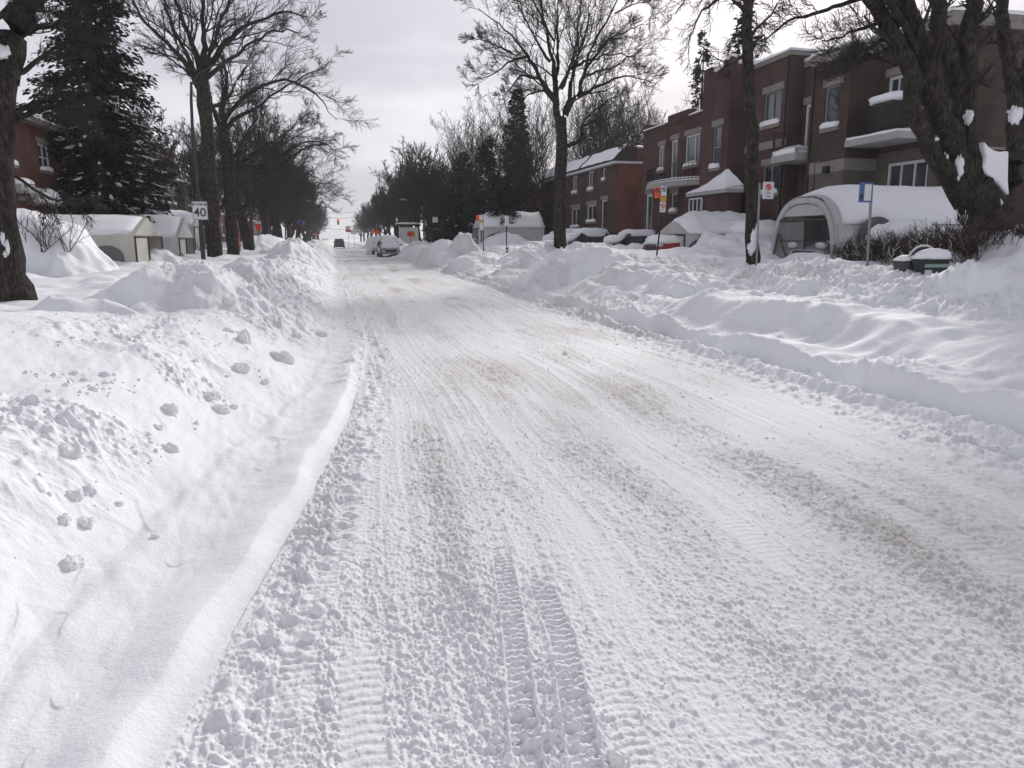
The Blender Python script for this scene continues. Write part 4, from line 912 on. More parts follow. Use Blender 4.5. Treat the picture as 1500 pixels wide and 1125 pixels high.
mb = MB(); mb.blob((17.2, yt0 + .2, ztT + .05), (.9, .25, .18), 14, 8, .2, 2, 5); mb.build('roof_snow', M['snowcap'], R2, True)
# entrance bay with a hipped snowy canopy at the foot of the tower
ay0 = P(1066, 275, X=15.3)[1]; ay1 = P(1006, 285, X=15.3)[1]; az = P(1066, 277, X=15.3)[2]
cn = MB(); cn.box(15.42, 15.98, ay0 + .15, ay1 - .15, g0, az - .1); cn.build('porch', M['brickC'], R2)
wv = (ay1 - 1.45, ay1 - .25, az - 1.35, az - .2); window(R2, 'x', 15.42, (wv[0], wv[1], wv[2], wv[3]), -1, 3, 1, fr=.06, lintel=False, sill=False, name='window')
cn = MB(); cn.box(15.25, 16.02, ay0, ay1, az - .12, az + .02); cn.build('canopy', M['slab'], R2, bevel=.01)
zz0 = az + .024; V = []
nyy, nxx = 24, 12
gx, gy = np.meshgrid(np.linspace(0, 1, nxx), np.linspace(0, 1, nyy), indexing='ij')
X = 15.23 + .76 * gx; Yy = ay0 + (ay1 - ay0) * gy
hh = np.minimum(1, np.minimum(gx * 1.1 + .12, np.minimum((gy * 2.6) + .12, (1 - gy) * 1.6 + .12))); Z = zz0 + .85 * hh ** .85 * (.2 + .8 * gx) + .06 * pn(X * 2, Yy * 2)
V = np.concatenate([np.stack([X, Yy, Z], -1).reshape(-1, 3), np.stack([X, Yy, np.full_like(X, zz0)], -1).reshape(-1, 3)]); n_ = nxx * nyy
i, j = np.meshgrid(np.arange(nxx - 1), np.arange(nyy - 1), indexing='ij'); a = i * nyy + j; Q = [np.stack([a, a + nyy, a + nyy + 1, a + 1], -1).reshape(-1, 4)]
for e0 in ([i_ * nyy for i_ in range(nxx)], [i_ * nyy + nyy - 1 for i_ in range(nxx)], list(range(nyy))):
    e0 = np.array(e0); Q.append(np.stack([e0[:-1], e0[1:], e0[1:] + n_, e0[:-1] + n_], -1))
meshnp('canopy_snow', V, np.concatenate(Q), M['snowcap'], R2, smooth=True)
mb = MB(); mb.tube([(X2b - .06, y20 + .12, g0), (X2b - .06, y20 + .12, zt2 - .2)], .04, 8); mb.build('downpipe', M['greenpole'], R2)
mb = MB(); mb.tube([(X1b - .06, yA - .12, g0), (X1b - .06, yA - .12, zt1 - .4)], .04, 8); mb.build('downpipe', M['greenpole'], R1)
mb = MB(); mb.tube([(X1b - .03, yA - .5, 3.3), (X1b - .03, yA - .5, 4.2), (X1b - .03, yA - .9, 4.24), (X1b - .03, yb0 + .1, 4.26)], .014, 5); mb.build('service_cable', M['iron'], R1)
mb = MB(); ex = P(1211, 248, X=X1b - .08); mb.box(X1b - .2, X1b - .003, ex[1] - .1, ex[1] + .1, ex[2] - .12, ex[2] + .1); mb.build('vent_hood', M['iron'], R1, bevel=.02)
# --- R3
X3 = 17.0; y31 = P(943, 190, X=X3)[1]; zt3 = P(1030, 163, X=X3)[2]; y30 = yt1 + .01
R3 = empty('brick_house', (0, 0, 0), 'plum brick duplex with a rounded snowy balcony, left of the tower', 'house')
wn = W(965, 214, 973, 250, X3); wd = W(983, 205, 992, 262, X3); ww = W(1004, 197, 1025, 242, X3); gd = W(946, 284, 955, 342, X3); gw = W(983, 283, 992, 310, X3)
house_shell(R3, M['brickC'], 0, [wn, wd, ww, gd, gw], X3, 27, y30, y31, g0, zt3 - .1)
window(R3, 'x', X3, wn, 1, 2); window(R3, 'x', X3, wd, 1, 1, 1, fr=.1, sill=False, name='balcony_door', mt=M['white']); window(R3, 'x', X3, ww, 1, 2, 1, fr=.09, split=.36)
window(R3, 'x', X3, gd, 1, 1, 1, fr=.14, sill=False, name='door'); window(R3, 'x', X3, gw, 1, 1)
mb = MB(); mb.box(X3 - .05, 27, y30, y31, zt3 - .097, zt3 + .02); mb.box(X3, X3 + .3, P(1008, 170, X=X3)[1], P(978, 180, X=X3)[1], zt3 + .023, zt3 + .36); mb.box(X3, X3 + .5, y31 - .7, y31, zt3 + .023, zt3 + .3); mb.build('parapet', M['brickC'], R3)
snow_strip(R3, X3 + .32, 26.9, y30 + .05, y31 - .75, zt3 + .023, .25, 'roof_snow', 8)
snow_strip(R3, X3 - .05, X3 + .34, y30 + .05, P(1010, 170, X=X3)[1], zt3 + .024, .12, 'roof_snow', 18)
snow_strip(R3, X3 - .05, X3 + .34, P(976, 170, X=X3)[1], y31 - .02, zt3 + .024 + .0, .1, 'roof_snow', 28)
bl = [P(1003, 262, X=16.2)[1], P(934, 272, X=16.2)[1]]; zb3 = P(970, 272, X=16.2)[2]
arc = [(16.98 - 1.0 * math.sin(math.pi * t) ** .55, bl[0] + (bl[1] - bl[0]) * t) for t in np.linspace(0, 1, 15)]
mb = MB(); mb.prism(arc, 'z', zb3 - .1, zb3 + .14); bal = mb.build('balcony', M['slab'], R3)
mb = MB(); n = len(arc); top = [(16.98 - (16.98 - x) * .93, y) for x, y in arc]
mb.prism(top, 'z', zb3 + .143, zb3 + .3); mb.build('balcony_snow', M['snowcap'], bal, bevel=.03)
railing(bal, top, zb3 + .15, .8, .16)
# --- H4: far house with a snowy mansard
X4 = 17.0; y40 = P(905, 245, X=X4)[1]; y41 = P(822, 262, X=X4)[1] + 6; ze = P(903, 240, X=X4)[2]
R4 = empty('brick_house', (0, 0, 0), 'farther brick house with an orange end wall and snow on its mansard roof', 'house')
hs = [W(839, 258, 846, 283, X4), W(862, 251, 870, 278, X4), W(883, 246, 887, 264, X4), W(837, 305, 849, 333, X4), W(860, 300, 873, 325, X4), W(881, 293, 889, 338, X4)]
house_shell(R4, M['brickC'], 0, hs, X4, 27, y40, y41, g0, ze, side_mt=M['brickO'])
for k, h in enumerate(hs): window(R4, 'x', X4, h, 1, 2 if k in (0, 1, 3, 4) else 1, 1, fr=.09, name='door' if k == 5 else 'window', sill=k != 5, lintel=k > 2)
mb = MB(); mb.box(X4 - .3, 19, y40 - .1, y41, ze + .003, ze + .14); mb.build('eave', M['white'], R4)
mb = MB(); mb.add([(X4 - .28, y40 - .08, ze + .143), (18.2, y40 - .08, ze + .143), (18.2, y40 - .08, ze + 1.0), (X4 + .55, y40 - .08, ze + 1.0), (X4 - .28, y41, ze + .143), (18.2, y41, ze + .143), (18.2, y41, ze + 1.0), (X4 + .55, y41, ze + 1.0)],
   [(0, 1, 2, 3), (4, 7, 6, 5), (0, 3, 7, 4), (3, 2, 6, 7), (1, 5, 6, 2)]); mb.build('mansard_roof', M['roofing'], R4)
nn = 40; yy = np.linspace(y40 - .1, y41, nn); V = []; 
for k, t in enumerate(np.linspace(0, 1, 9)):
    for y_ in yy: V.append((X4 - .3 + .85 * t - .04, y_, ze + .15 + .87 * t + .12 * (1 + .5 * float(pn(y_ * .7, t * 2))) * (1 if t < .99 else 1.2)))
V = np.array(V); i, j = np.meshgrid(np.arange(8), np.arange(nn - 1), indexing='ij'); a = i * nn + j; Q = np.stack([a, a + nn, a + nn + 1, a + 1], -1).reshape(-1, 4)
keep = ~((V[Q[:, 0], 1] > y40 + 6.1) & (V[Q[:, 0], 1] < y40 + 6.9)); meshnp('roof_snow', V, Q[keep], M['snowcap'], R4, smooth=True)
mb = MB(); mb.box(18.2, 27, y40, y41, ze + .0, ze + .95); mb.build('upper_wall', M['brickO'], R4); snow_strip(R4, 18.1, 27, y40 - .05, y41, ze + .953, .16, 'roof_snow', 12)
# --- simple far houses, both sides
def far_house(label, X, X2, y0, y1, z1, mt, nwin, roof=1, group='far brick houses glimpsed between the trees', z0=.4):
    inw = 1 if X2 > X else -1; r = empty('brick_house', (0, 0, 0), label, 'house', group); wsz = (y1 - y0) / (nwin * 2 + 1); hs = []
    for k in range(nwin):
        a = y0 + wsz * (2 * k + 1)
        for zz in (2.0, 4.6):
            if zz + 1.3 < z1: hs.append((a, a + min(wsz, 1.5), zz, zz + 1.3))
    house_shell(r, mt, 0, hs, X, X2, y0, y1, z0, z1, inw=inw)
    for h in hs: window(r, 'x', X, h, inw, 2, 1, fr=.09)
    mb = MB(); mb.box(min(X, X2) - .1, max(X, X2) + .1, y0 - .1, y1 + .1, z1 + .003, z1 + .25); mb.build('parapet', M['coping'], r)
    snow_strip(r, min(X, X2) - .1, max(X, X2) + .1, y0 - .1, y1 + .1, z1 + .254, .2, 'roof_snow', y0)
    return r
far_house('small brick house with snowy roof seen just left of the lone maple trunk', 17, 26, 64, 73, 5.6, M['brickO'], 3, group=None)
far_house('brick house beyond the dark evergreens on the right', 16.5, 26, 80, 94, 6.8, M['brickC'], 4)
far_house('brick house deep behind the right street trees', 16.5, 26, 100, 118, 6.8, M['brickB'], 5)
far_house('farthest brick house behind the right street trees', 16.5, 26, 126, 150, 7, M['brickC'], 6)
# ================================================================= left row
XL = -13.0; yl0 = P(-40, 230, X=XL)[1]; yl1 = P(108, 240, X=XL)[1]; zl = P(108, 207, X=XL)[2]
L1 = empty('brick_house', (0, 0, 0), 'orange-red brick house at the far left, partly behind the spruce', 'house')
hs = [W(57, 212, 72, 250, XL), W(91, 226, 97, 252, XL), W(2, 196, 20, 240, XL), W(72, 302, 86, 315, XL)]
house_shell(L1, M['brickL'], 0, hs, XL, -22, yl0, yl1, g0, zl, inw=-1)
for k, h in enumerate(hs): window(L1, 'x', XL, h, -1, 2, 2 if k == 0 else 1, fr=.08, sill=k < 3)
mb = MB(); ov = .5
A = [(XL + ov, yl0, zl + .003), (XL + ov, yl1 + .3, zl + .003), (XL + ov, yl1 + .3, zl + .2), (XL + ov, yl0, zl + .2), (XL - 4.5, yl0, zl + 2.0), (XL - 4.5, yl1 + .3, zl + 2.0), (-22.5, yl1 + .3, zl + .003), (-22.5, yl0, zl + .003)]
mb.add(A, [(0, 1, 2, 3), (3, 2, 5, 4), (4, 5, 6, 7), (0, 7, 6, 1), (1, 6, 5, 2), (0, 3, 4, 7)]); mb.build('roof', M['coping'], L1)
mb = MB(); B = [(XL + ov + .03, yl0, zl + .21), (XL + ov + .03, yl1 + .3, zl + .21), (XL - 4.5, yl1 + .3, zl + 2.04), (XL - 4.5, yl0, zl + 2.04), (XL + ov + .03, yl0, zl + .3), (XL + ov + .03, yl1 + .3, zl + .3), (XL - 4.5, yl1 + .3, zl + 2.2), (XL - 4.5, yl0, zl + 2.2)]
mb.add(B, [(0, 1, 5, 4), (4, 5, 6, 7), (1, 2, 6, 5), (0, 4, 7, 3)]); mb.build('roof_snow', M['snowcap'], L1)
pa = P(73, 300, X=XL + .6)
mb = MB(); mb.box(XL + .003, XL + .9, pa[1] - 1.0, pa[1] + 1.0, pa[2] - .05, pa[2] + .03); aw = mb.build('awning', M['concrete'], L1)
mb = MB(); mb.blob((XL + .45, pa[1], pa[2] + .04), (.55, 1.1, .65), 20, 10, .12, 1.5, 4, .8, pa[2] + .03); mb.build('awning_snow', M['snowcap'], aw, True)
pa = P(28, 272, X=XL + .3); mb = MB(); mb.box(XL + .003, XL + .7, pa[1] - .9, pa[1] + .9, pa[2] - .3, pa[2] + .0); aw = mb.build('balcony', M['slab'], L1); mb = MB(); mb.blob((XL + .35, pa[1], pa[2] + .02), (.4, .95, .3), 18, 8, .15, 2, 5, .7, pa[2] + .002); mb.build('balcony_snow', M['snowcap'], aw, True)
mb = MB(); p0 = P(24, 285, X=XL + .05); mb.box(XL + .003, XL + .06, yl0, yl1 - .05, p0[2] - .25, p0[2]); mb.build('stone_band', M['concrete'], L1)
XL2 = -13.5; ya = P(205, 240, X=XL2)[1]; z2 = P(260, 228, X=XL2)[2]
L2 = empty('brick_house', (0, 0, 0), 'dark flat-roofed brick building between the spruce and the speed sign', 'house')
yb_ = ya + 13; hs = [(ya + k * 2.6 + .6, ya + k * 2.6 + 1.7, zz, zz + 1.3) for k in range(5) for zz in (2.0, 4.6)]
house_shell(L2, M['brickC'], 0, hs, XL2, -24, ya, yb_, g0, z2 - .2, inw=-1)
for h in hs: window(L2, 'x', XL2, h, -1, 2, 1)
mb = MB(); mb.box(XL2 + .1, -24, ya, yb_, z2 - .197, z2); mb.build('parapet', M['brickC'], L2)
mb = MB(); mb.box(XL2 + .003, XL2 + .08, ya, yb_, z2 - .75, z2 - .66); mb.build('stone_band', M['concrete'], L2)
g_ = np.random.default_rng(3)
for px, top in ((247, 205), (260, 178)):
    p = P(px, 228, X=XL2 - 1.5); t_ = P(px, top, X=XL2 - 1.5)
    e = empty('antenna_mast', (p[0], p[1], z2 - .02), 'short thick mast on the dark flat roof left of the trees' if px == 247 else 'tall thin mast on the dark flat roof left of the trees', 'antenna')
    mb = MB(); mb.tube([(0, 0, 0), (0, 0, t_[2] - z2)], .06 if px == 247 else .035, 6); mb.build('mast', M['steel'], e); mb = MB(); mb.box(-.2, .2, -.2, .2, 0, .08); mb.build('base', M['concrete'], e)
far_house('brick house behind the third left street tree', -13.5, -23, 58, 72, 5.6, M['brickL'], 4, group='left brick houses glimpsed between the trunks')
far_house('pale stone house glimpsed between the left trunks', -13, -23, 76, 92, 6.4, M['stone'], 5, group='left brick houses glimpsed between the trunks')
far_house('brick house far down the left side', -13.5, -23, 97, 120, 6.6, M['brickC'], 6, group='left brick houses glimpsed between the trunks')
far_house('farthest brick house down the left side', -13.5, -23, 126, 160, 6.6, M['brickL'], 8, group='left brick houses glimpsed between the trunks')
# ------------------------------------------------------------------ shelters
M['canvas'] = mat('shelter_canvas', (.52, .52, .52), .75, noise=(2.5, .85), bump=(3.5, .8, .12))
M['canvas2'] = mat('beige_canvas', (.46, .45, .40), .75, noise=(2, .85), bump=(4, .5, .05))
M['clear'] = mat('clear_plastic', (.30, .31, .31), .25, noise=(3, .8), bump=(5, .6, .04)); M['clear'].node_tree.nodes['Principled BSDF'].inputs['Alpha'].default_value = .45
M['darkpl'] = mat('dark_plastic_window', (.07, .08, .085), .25, noise=(4, .7), bump=(5, .4, .03))
M['rust'] = mat('rusty_frame', (.10, .085, .06), .8, metal=.2, noise=(20, .6))
def arch_pts(w, h, n=22, leg=.28, pw=.8):
    """cross-section of an arched shelter, from the far foot over the top to the near foot"""
    out = []
    for t in np.linspace(0, math.pi, n):
        c, s_ = math.cos(t), math.sin(t); out.append((-w / 2 * np.sign(c) * abs(c) ** .72, h * (leg * 0 + abs(s_) ** .72)))
    return out
def sheet(profile, xs, thick, jitter=.0, seed=0, zadd=None):
    """profile [(y,z)] swept along xs; returns closed thick skin"""
    n = len(profile); pr = np.array(profile); cen = np.array([pr[:, 0].mean(), pr[:, 1].min()]); nr = norm(pr - cen)
    V = []
    for lay in (0, 1):
        for k, x in enumerate(xs):
            for i in range(n):
                t = thick(k, i) if callable(thick) else thick
                o = nr[i] * (t if lay else 0); jz = jitter * float(pn(x * 1.3 + seed, i * .4 + lay * 7, seed))
                V.append((x, pr[i, 0] + o[0] + nr[i][0] * jz, pr[i, 1] + o[1] + nr[i][1] * jz))
    m = len(xs); Fs = []; o = n * m
    for k in range(m - 1):
        for i in range(n - 1):
            a = k * n + i; Fs.append((a, a + 1, a + n + 1, a + n)); Fs.append((o + a, o + a + n, o + a + n + 1, o + a + 1))
    for i in range(n - 1):
        Fs.append((i, o + i, o + i + 1, i + 1)); a = (m - 1) * n + i; Fs.append((a, a + 1, o + a + 1, o + a))
    for k in range(m - 1):
        a = k * n; Fs.append((a, a + n, o + a + n, o + a)); a = k * n + n - 1; Fs.append((a, o + a, o + a + n, a + n))
    return V, Fs
def arch_shelter(label, X0, X1, y0, y1, zb, h, snow_h=.3, group=None, snow_from=.25, clear=True, name='car_shelter'):
    w = y1 - y0; base = (X0, (y0 + y1) / 2, zb); r = empty(name, base, label, 'car shelter', group); pr = arch_pts(w, h); L_ = X1 - X0
    v, f = sheet(pr, np.linspace(0, L_, 12), .02, .02, 3); MB().add(v, f).build('canopy', M['canvas'], r, True)
    # front: white band, cross bar, legs, clear door sheets
    mb = MB(); v, f = sheet([(a * .985, b * .985) for a, b in pr], [-.05, .12], -.16); mb.add(v, f); mb.build('front_arch', M['canvas'], r, True)
    inn = [(a * .90, b * .90) for a, b in pr]; zc = h * .70
    tp = [p for p in inn if p[1] >= zc]; mb = MB(); mb.prism(tp, 'x', -.01, .01); mb.build('fan_panel', M['canvas'], r)
    mb = MB(); yy = max(p[0] for p in inn if p[1] >= zc * .97)
    mb.tube([(-.04, -yy, zc), (-.04, yy, zc)], .025, 6); mb.tube([(-.04, -.25, 0), (-.04, -.12, zc)], .02, 6); mb.tube([(-.04, -w * .44, .9), (-.04, w * .4, .95)], .014, 6)
    mb.tube([(-.05, w * .47, .1), (-.05, w * .36, 1.15), (-.05, w * .12, 0)], .022, 6); mb.tube([(-.05, w * .47, .05), (-.05, w * .15, .6)], .012, 6); mb.build('frame', M['rust'], r)
    if clear:
        lo = [p for p in inn if p[1] < zc and p[0] < 0]; lo = [(-.2 - .0, 0)] + [p for p in lo] + [(-.1, zc - .03)]
        mb = MB(); A = [p for p in inn if p[1] < zc and p[0] > 0][::1]
        mb.prism([(-.12, .02), (-.1, zc - .03)] + A, 'x', -.006, .006); mb.build('door_panel', M['clear'], r)
        mb = MB(); A = [p for p in inn if p[1] < zc and p[0] < 0]
        mb.prism([(-.14, .02)] + A + [(-.14, zc - .03)], 'x', .5, .51); mb.build('door_panel', M['darkpl'], r)
    # round-topped side window
    mb = MB(); n = 14; yw = -w / 2 - .012; pts = [(L_ * .14, .45), (L_ * .14 + 1.0, .35)] + [(L_ * .14 + .5 + .55 * math.cos(t), 1.05 + .52 * math.sin(t)) for t in np.linspace(0, math.pi, n)]
    mb.prism(pts, 'y', yw - .03, yw - .01); mb.build('side_window', M['darkpl'], r)
    # deep snow: cap over the crown, drifts plastered down the near side
    xs = np.linspace(snow_from, L_ + .1, 16); n = len(pr); seg = 22
    pr2 = arch_pts(w * 1.0, h, 34)
    up = [p for p in pr2 if p[1] > h * .60]; k1 = len(up)
    def th(k, i): e = min(i, k1 - 1 - i) / 4.; return (.05 + snow_h * min(1, e + .25)) * min(1, .35 + k / 4) * (1 + .15 * float(pn(k * .5, i * .3, 8)))
    v, f = sheet(up, xs, th, .03, 5); MB().add(v, f).build('snow_cap', M['snowcap'], r, True)
    side = [p for p in pr2 if p[1] <= h * .605 and p[0] < 0]; side = sorted(side, key=lambda p: -p[1]); k2 = len(side)
    xs2 = np.linspace(L_ * .14 + 1.1, L_ + .12, 12)
    def th2(k, i): return (.05 + .14 * snow_h / .3 + .5 * (i / k2) ** 1.6) * min(1, .3 + k / 3) * (1 + .15 * float(pn(k * .5, i * .3, 9)))
    v, f = sheet(side, xs2, th2, .02, 6); MB().add(v, f).build('snow_drift', M['snowcap'], r, True)
    mb = MB(); mb.blob((1.1, -w / 2 - .1, .2), (1.2, .5, .75), 22, 11, .2, 2, 4, .9); mb.build('snow_drift', M['snowcap'], r, True)
    return r
zs = .55; far_ = P(1125, 394, X=12.8); yS1 = far_[1] - .1; yS0 = yS1 - 3.15
S1 = arch_shelter('big arched car shelter deep in snow with a light car inside', 12.8, 17.4, yS0, yS1, .62, P(1190, 283, X=12.9)[2] - .62 - .08, .28)
def gable_shelter(label, X0, X1, y0, y1, zb, he, hr, inw, snow=True, group=None, mt=None, win=True, snow_h=.2):
    """X0 street end, X1 house end; inw = +1 right side of the road, -1 left side"""
    L_ = abs(X1 - X0); w = y1 - y0; r = empty('car_shelter', (X0, (y0 + y1) / 2, zb), label, 'car shelter', group); m = mt or M['canvas2']; I = inw; q = w / 2
    pr = [(-q, 0), (-q * 1.0, he), (0, hr), (q * 1.0, he), (q, 0)]
    mb = MB(); v, f = sheet(pr, [I * t for t in np.linspace(0, L_, 8)], .02, .025, 2); mb.add(v, f); mb.build('canopy', m, r)
    mb = MB(); mb.prism([(-q, he), (q, he), (0, hr)], 'x', -I * .02, I * .01); mb.build('gable_panel', m, r)
    mb = MB(); 
    mb.prism([(-q + .05, 0), (-.25, 0), (-.25, he - .08), (-q + .05, he - .08)], 'x', -.01, .01); mb.build('door_panel', m, r)
    mb = MB(); mb.prism([(-.15, 0), (q - .1, 0), (q - .1, he - .08), (-.15, he - .08)], 'x', I * .55, I * .57); mb.build('door_panel', M['darkpl'], r)
    mb = MB(); 
    for yy in (-q + .03, -.2, q - .03): mb.tube([(-I * .04, yy, -.2), (-I * .04, yy, he)], .03, 6)
    mb.tube([(-I * .04, -q, he - .03), (-I * .04, q, he - .03)], .025, 6); mb.tube([(-I * .05, -q, .55), (-I * .05, -.2, .1)], .02, 6); mb.build('frame', M['rust'], r)
    if win:
        for yy in (-q - .03,):
            mb = MB(); c = I * L_ * .20; pts = [(c - .55, .25), (c + .55, .25)] + [(c + .55 * math.cos(t), he * .48 + .42 * math.sin(t)) for t in np.linspace(0, math.pi, 12)]
            mb.prism(pts, 'y', yy - .02, yy + .0); mb.build('side_window', M['darkpl'], r)
    if snow:
        xs = [I * t for t in np.linspace(.15, L_ + .05, 14)]; up = [(-q * 1.0, he), (-q * .66, he + (hr - he) * .36), (-q * .33, he + (hr - he) * .70), (0, hr), (q * .33, he + (hr - he) * .70), (q * .66, he + (hr - he) * .36), (q, he)]
        v, f = sheet(up, xs, lambda k, i: (.03 + snow_h * (1 - abs(i - 3) / 4.5)) * min(1, .3 + k / 3) * (1 + .3 * float(pn(k * .6, i * .5, 4))), .02, 7); MB().add(v, f).build('roof_snow', M['snowcap'], r, True)
    return r
ySb = P(962, 372, X=12.6)[1]; S2 = gable_shelter('snow-buried car shelter with a red car nose poking out, below the tower canopy', 12.6, 15.9, ySb - 2.6, ySb, .65, 1.15, 1.6, 1, snow_h=.38, mt=M['canvas'])
mb = MB(); mb.blob((1.9, -1.5, .1), (1.9, .8, 1.05), 28, 14, .25, 2.4, 3, .8); mb.blob((3.0, -.9, 1.2), (1.2, 1.1, .45), 22, 11, .25, 2.2, 6, .8); mb.build('snow_drift', M['snowcap'], S2, True)
y3_ = P(694, 352, X=9.8)[1]; S3 = gable_shelter('far snow-roofed car shelter between the small far signs and the low dark spruce', 9.8, 14.2, y3_ - 3.2, y3_ + .3, .8, 1.6, 2.3, 1, snow_h=.4, mt=M['canvas'])
yA1 = P(198, 370, X=-7.0)[1]; yA2 = P(237, 362, X=-7.0)[1]
zr = P(208, 318, X=-7.0)[2]; ze_ = P(198, 345, X=-7.0)[2]
S4 = gable_shelter('beige canvas car shelter with an arched side window, nearest on the left', -7.0, -11.6, yA1, yA2, .25, ze_ - .25, zr - .25, -1, snow=True, snow_h=.07)
yB1 = P(262, 360, X=-7.2)[1]; yB2 = P(283, 358, X=-7.2)[1]
S5 = gable_shelter('smaller snowy car shelter just left of the speed limit sign', -7.2, -11.4, yB1, yB2, .45, P(262, 348, X=-7.2)[2] - .45, P(268, 319, X=-7.2)[2] - .45, -1, snow=True, win=False, snow_h=.12, mt=M['canvas'])
S6 = gable_shelter('pale car shelter half hidden behind the left tree trunks', -8.5, -12.6, 52, 56, .8, 1.6, 2.3, -1, snow=True, win=False, snow_h=.3, mt=M['canvas'])

# ------------------------------------------------------------------ cars
M['tyre'] = mat('tyre_rubber', (.015, .015, .015), .9); M['rim'] = mat('alloy_rim', (.3, .3, .31), .35, metal=.8)
M['lamp'] = mat('headlamp_glass', (.50, .52, .54), .12, spec=.9); M['tail'] = mat('tail_lamp', (.30, .02, .015), .2)
M['trim'] = mat('black_trim', (.02, .02, .022), .5)
def paint(n, c): return mat(n, c, .28, metal=.25, spec=.6)
M['red'] = paint('red_paint', (.26, .02, .022)); M['silver'] = paint('silver_paint', (.30, .31, .32)); M['grey'] = paint('grey_paint', (.09, .095, .10)); M['bluep'] = paint('blue_paint', (.05, .09, .17)); M['pale'] = paint('pale_paint', (.36, .36, .35))
def make_car(label, loc, rz, paintm, suv=False, snow=1.0, group=None, glass_clear=True):
    """built nose towards -X, wheels on z = 0"""
    r = empty('parked_car', loc, label, 'car', group, rz); Lc, Wc, Hc = (4.6, 1.84, 1.68) if suv else (4.5, 1.78, 1.45)
    hb = .62 * Hc if suv else .60 * Hc; h0 = .28
    st = [(-.5, .40, .60), (-.485, .30, .70), (-.40, h0, hb * .86), (-.22, h0, hb * .95), (-.1, h0, hb), (.2, h0, hb * 1.02), (.40, h0, hb * 1.03), (.48, .32, hb * .98), (.5, .42, hb * .8)]
    V = []; n = 12
    for (t, a, b) in st:
        wd = Wc / 2 * (1 if abs(t) < .4 else (.93 if abs(t) < .49 else .82)); m = (a + b) / 2
        ring = [(-wd * .9, a), (-wd, a + (b - a) * .25), (-wd, a + (b - a) * .7), (-wd * .93, b - .03), (-wd * .75, b), (0, b + .025), (wd * .75, b), (wd * .93, b - .03), (wd, a + (b - a) * .7), (wd, a + (b - a) * .25), (wd * .9, a), (0, a)]
        V += [(t * Lc, y, z) for y, z in ring]
    Fs = []
    for i in range(len(st) - 1):
        for k in range(n): a = i * n + k; b = i * n + (k + 1) % n; Fs.append((a, b, b + n, a + n))
    Fs.append(tuple(range(n))[::-1]); Fs.append(tuple((len(st) - 1) * n + k for k in range(n)))
    MB().add(V, Fs).build('body', paintm, r, True, .015)
    # roof and glass house
    rf, rb = (-.07, .40) if suv else (-.03, .27); wf, wb_ = (-.22, .49) if suv else (-.2, .43); wt, wl = Wc / 2 * .74, Wc / 2 * .92
    zr_ = Hc; zb_ = hb + .0
    G = [(wf * Lc, -wl, zb_), (wf * Lc, wl, zb_), (wb_ * Lc, wl, zb_), (wb_ * Lc, -wl, zb_), (rf * Lc, -wt, zr_ - .05), (rf * Lc, wt, zr_ - .05), (rb * Lc, wt, zr_ - .05), (rb * Lc, -wt, zr_ - .05)]
    MB().add(G, [(0, 1, 5, 4), (1, 2, 6, 5), (2, 3, 7, 6), (3, 0, 4, 7)]).build('windows', M['glass'], r)
    mb = MB(); c = [((rf - .01) * Lc, wt + .03), ((rb + .01) * Lc, wt + .03)]
    mb.prism([(c[0][0], -c[0][1]), (c[1][0], -c[1][1]), (c[1][0], c[1][1]), (c[0][0], c[0][1])], 'z', zr_ - .06, zr_); mb.build('roof', paintm, r, True, .03)
    mb = MB()
    for s in (-1, 1):
        for (xa, xb) in ((wf, rf), (wb_, rb), (.1, .1)): mb.tube([(xa * Lc, s * wl, zb_ - .02), (xb * Lc, s * wt, zr_ - .05)], .035, 5)
    mb.build('pillar', paintm, r)
    for sx in (-.31, .31):
        for s in (-1, 1):
            mb = MB(); mb.tube([(sx * Lc, s * (Wc / 2 - .2), .32), (sx * Lc, s * (Wc / 2 + .01), .32)], .32, 20); wh = mb.build('wheel', M['tyre'], r, False, .02)
            mb = MB(); mb.tube([(sx * Lc, s * (Wc / 2 - .01), .32), (sx * Lc, s * (Wc / 2 + .018), .32)], .2, 14); mb.build('rim', M['rim'], wh)
    for s in (-1, 1):
        mb = MB(); mb.blob((-.475 * Lc, s * Wc * .36, .68 if not suv else .82), (.12, .22, .10), 14, 8, 0, 1, 0, .8); mb.build('headlight', M['lamp'], r, True)
        mb = MB(); mb.blob((.485 * Lc, s * Wc * .40, hb * .82), (.06, .13, .12), 12, 8, 0, 1, 0, .7); mb.build('tail_light', M['tail'], r, True)
        mb = MB(); mb.blob((wf * Lc + .15, s * (Wc / 2 + .1), hb + .08), (.08, .12, .07), 12, 8, 0, 1, 0, .8); mb.build('side_mirror', M['trim'], r, True)
    mb = MB(); mb.box(-.505 * Lc, -.49 * Lc, -.5, .5, .46, .66); mb.build('grille', M['trim'], r, False, .01)
    if snow:
        mb = MB(); mb.blob(((rf + rb) / 2 * Lc, 0, Hc - .02), ((rb - rf) / 2 * Lc + .22, wt + .10, .30 * snow), 24, 10, .22, 1.8, len(label) * 1.3, .7); mb.build('roof_snow', M['snowcap'], r, True)
        mb = MB(); mb.blob((-.34 * Lc, 0, hb * .95), (.17 * Lc, Wc / 2 * .92, .25 * snow), 20, 10, .12, 1.5, 4, .6); mb.build('hood_snow', M['snowcap'], r, True)
        mb = MB(); mb.blob((-.13 * Lc, 0, (hb + Hc) / 2), (.10 * Lc, Wc / 2 * .8, .3 * snow), 20, 10, .1, 1.5, 5, .7); mb.build('windscreen_snow', M['snowcap'], r, True)
        if snow > 1.2:
            for s in (-1, 1):
                mb = MB(); mb.blob((.05 * Lc, s * (Wc / 2 + .05), hb * .9), (.42 * Lc, .42, .62 * snow), 24, 12, .12, 1.5, 6 + s, .7); mb.build('side_snow', M['snowcap'], r, True)
    return r
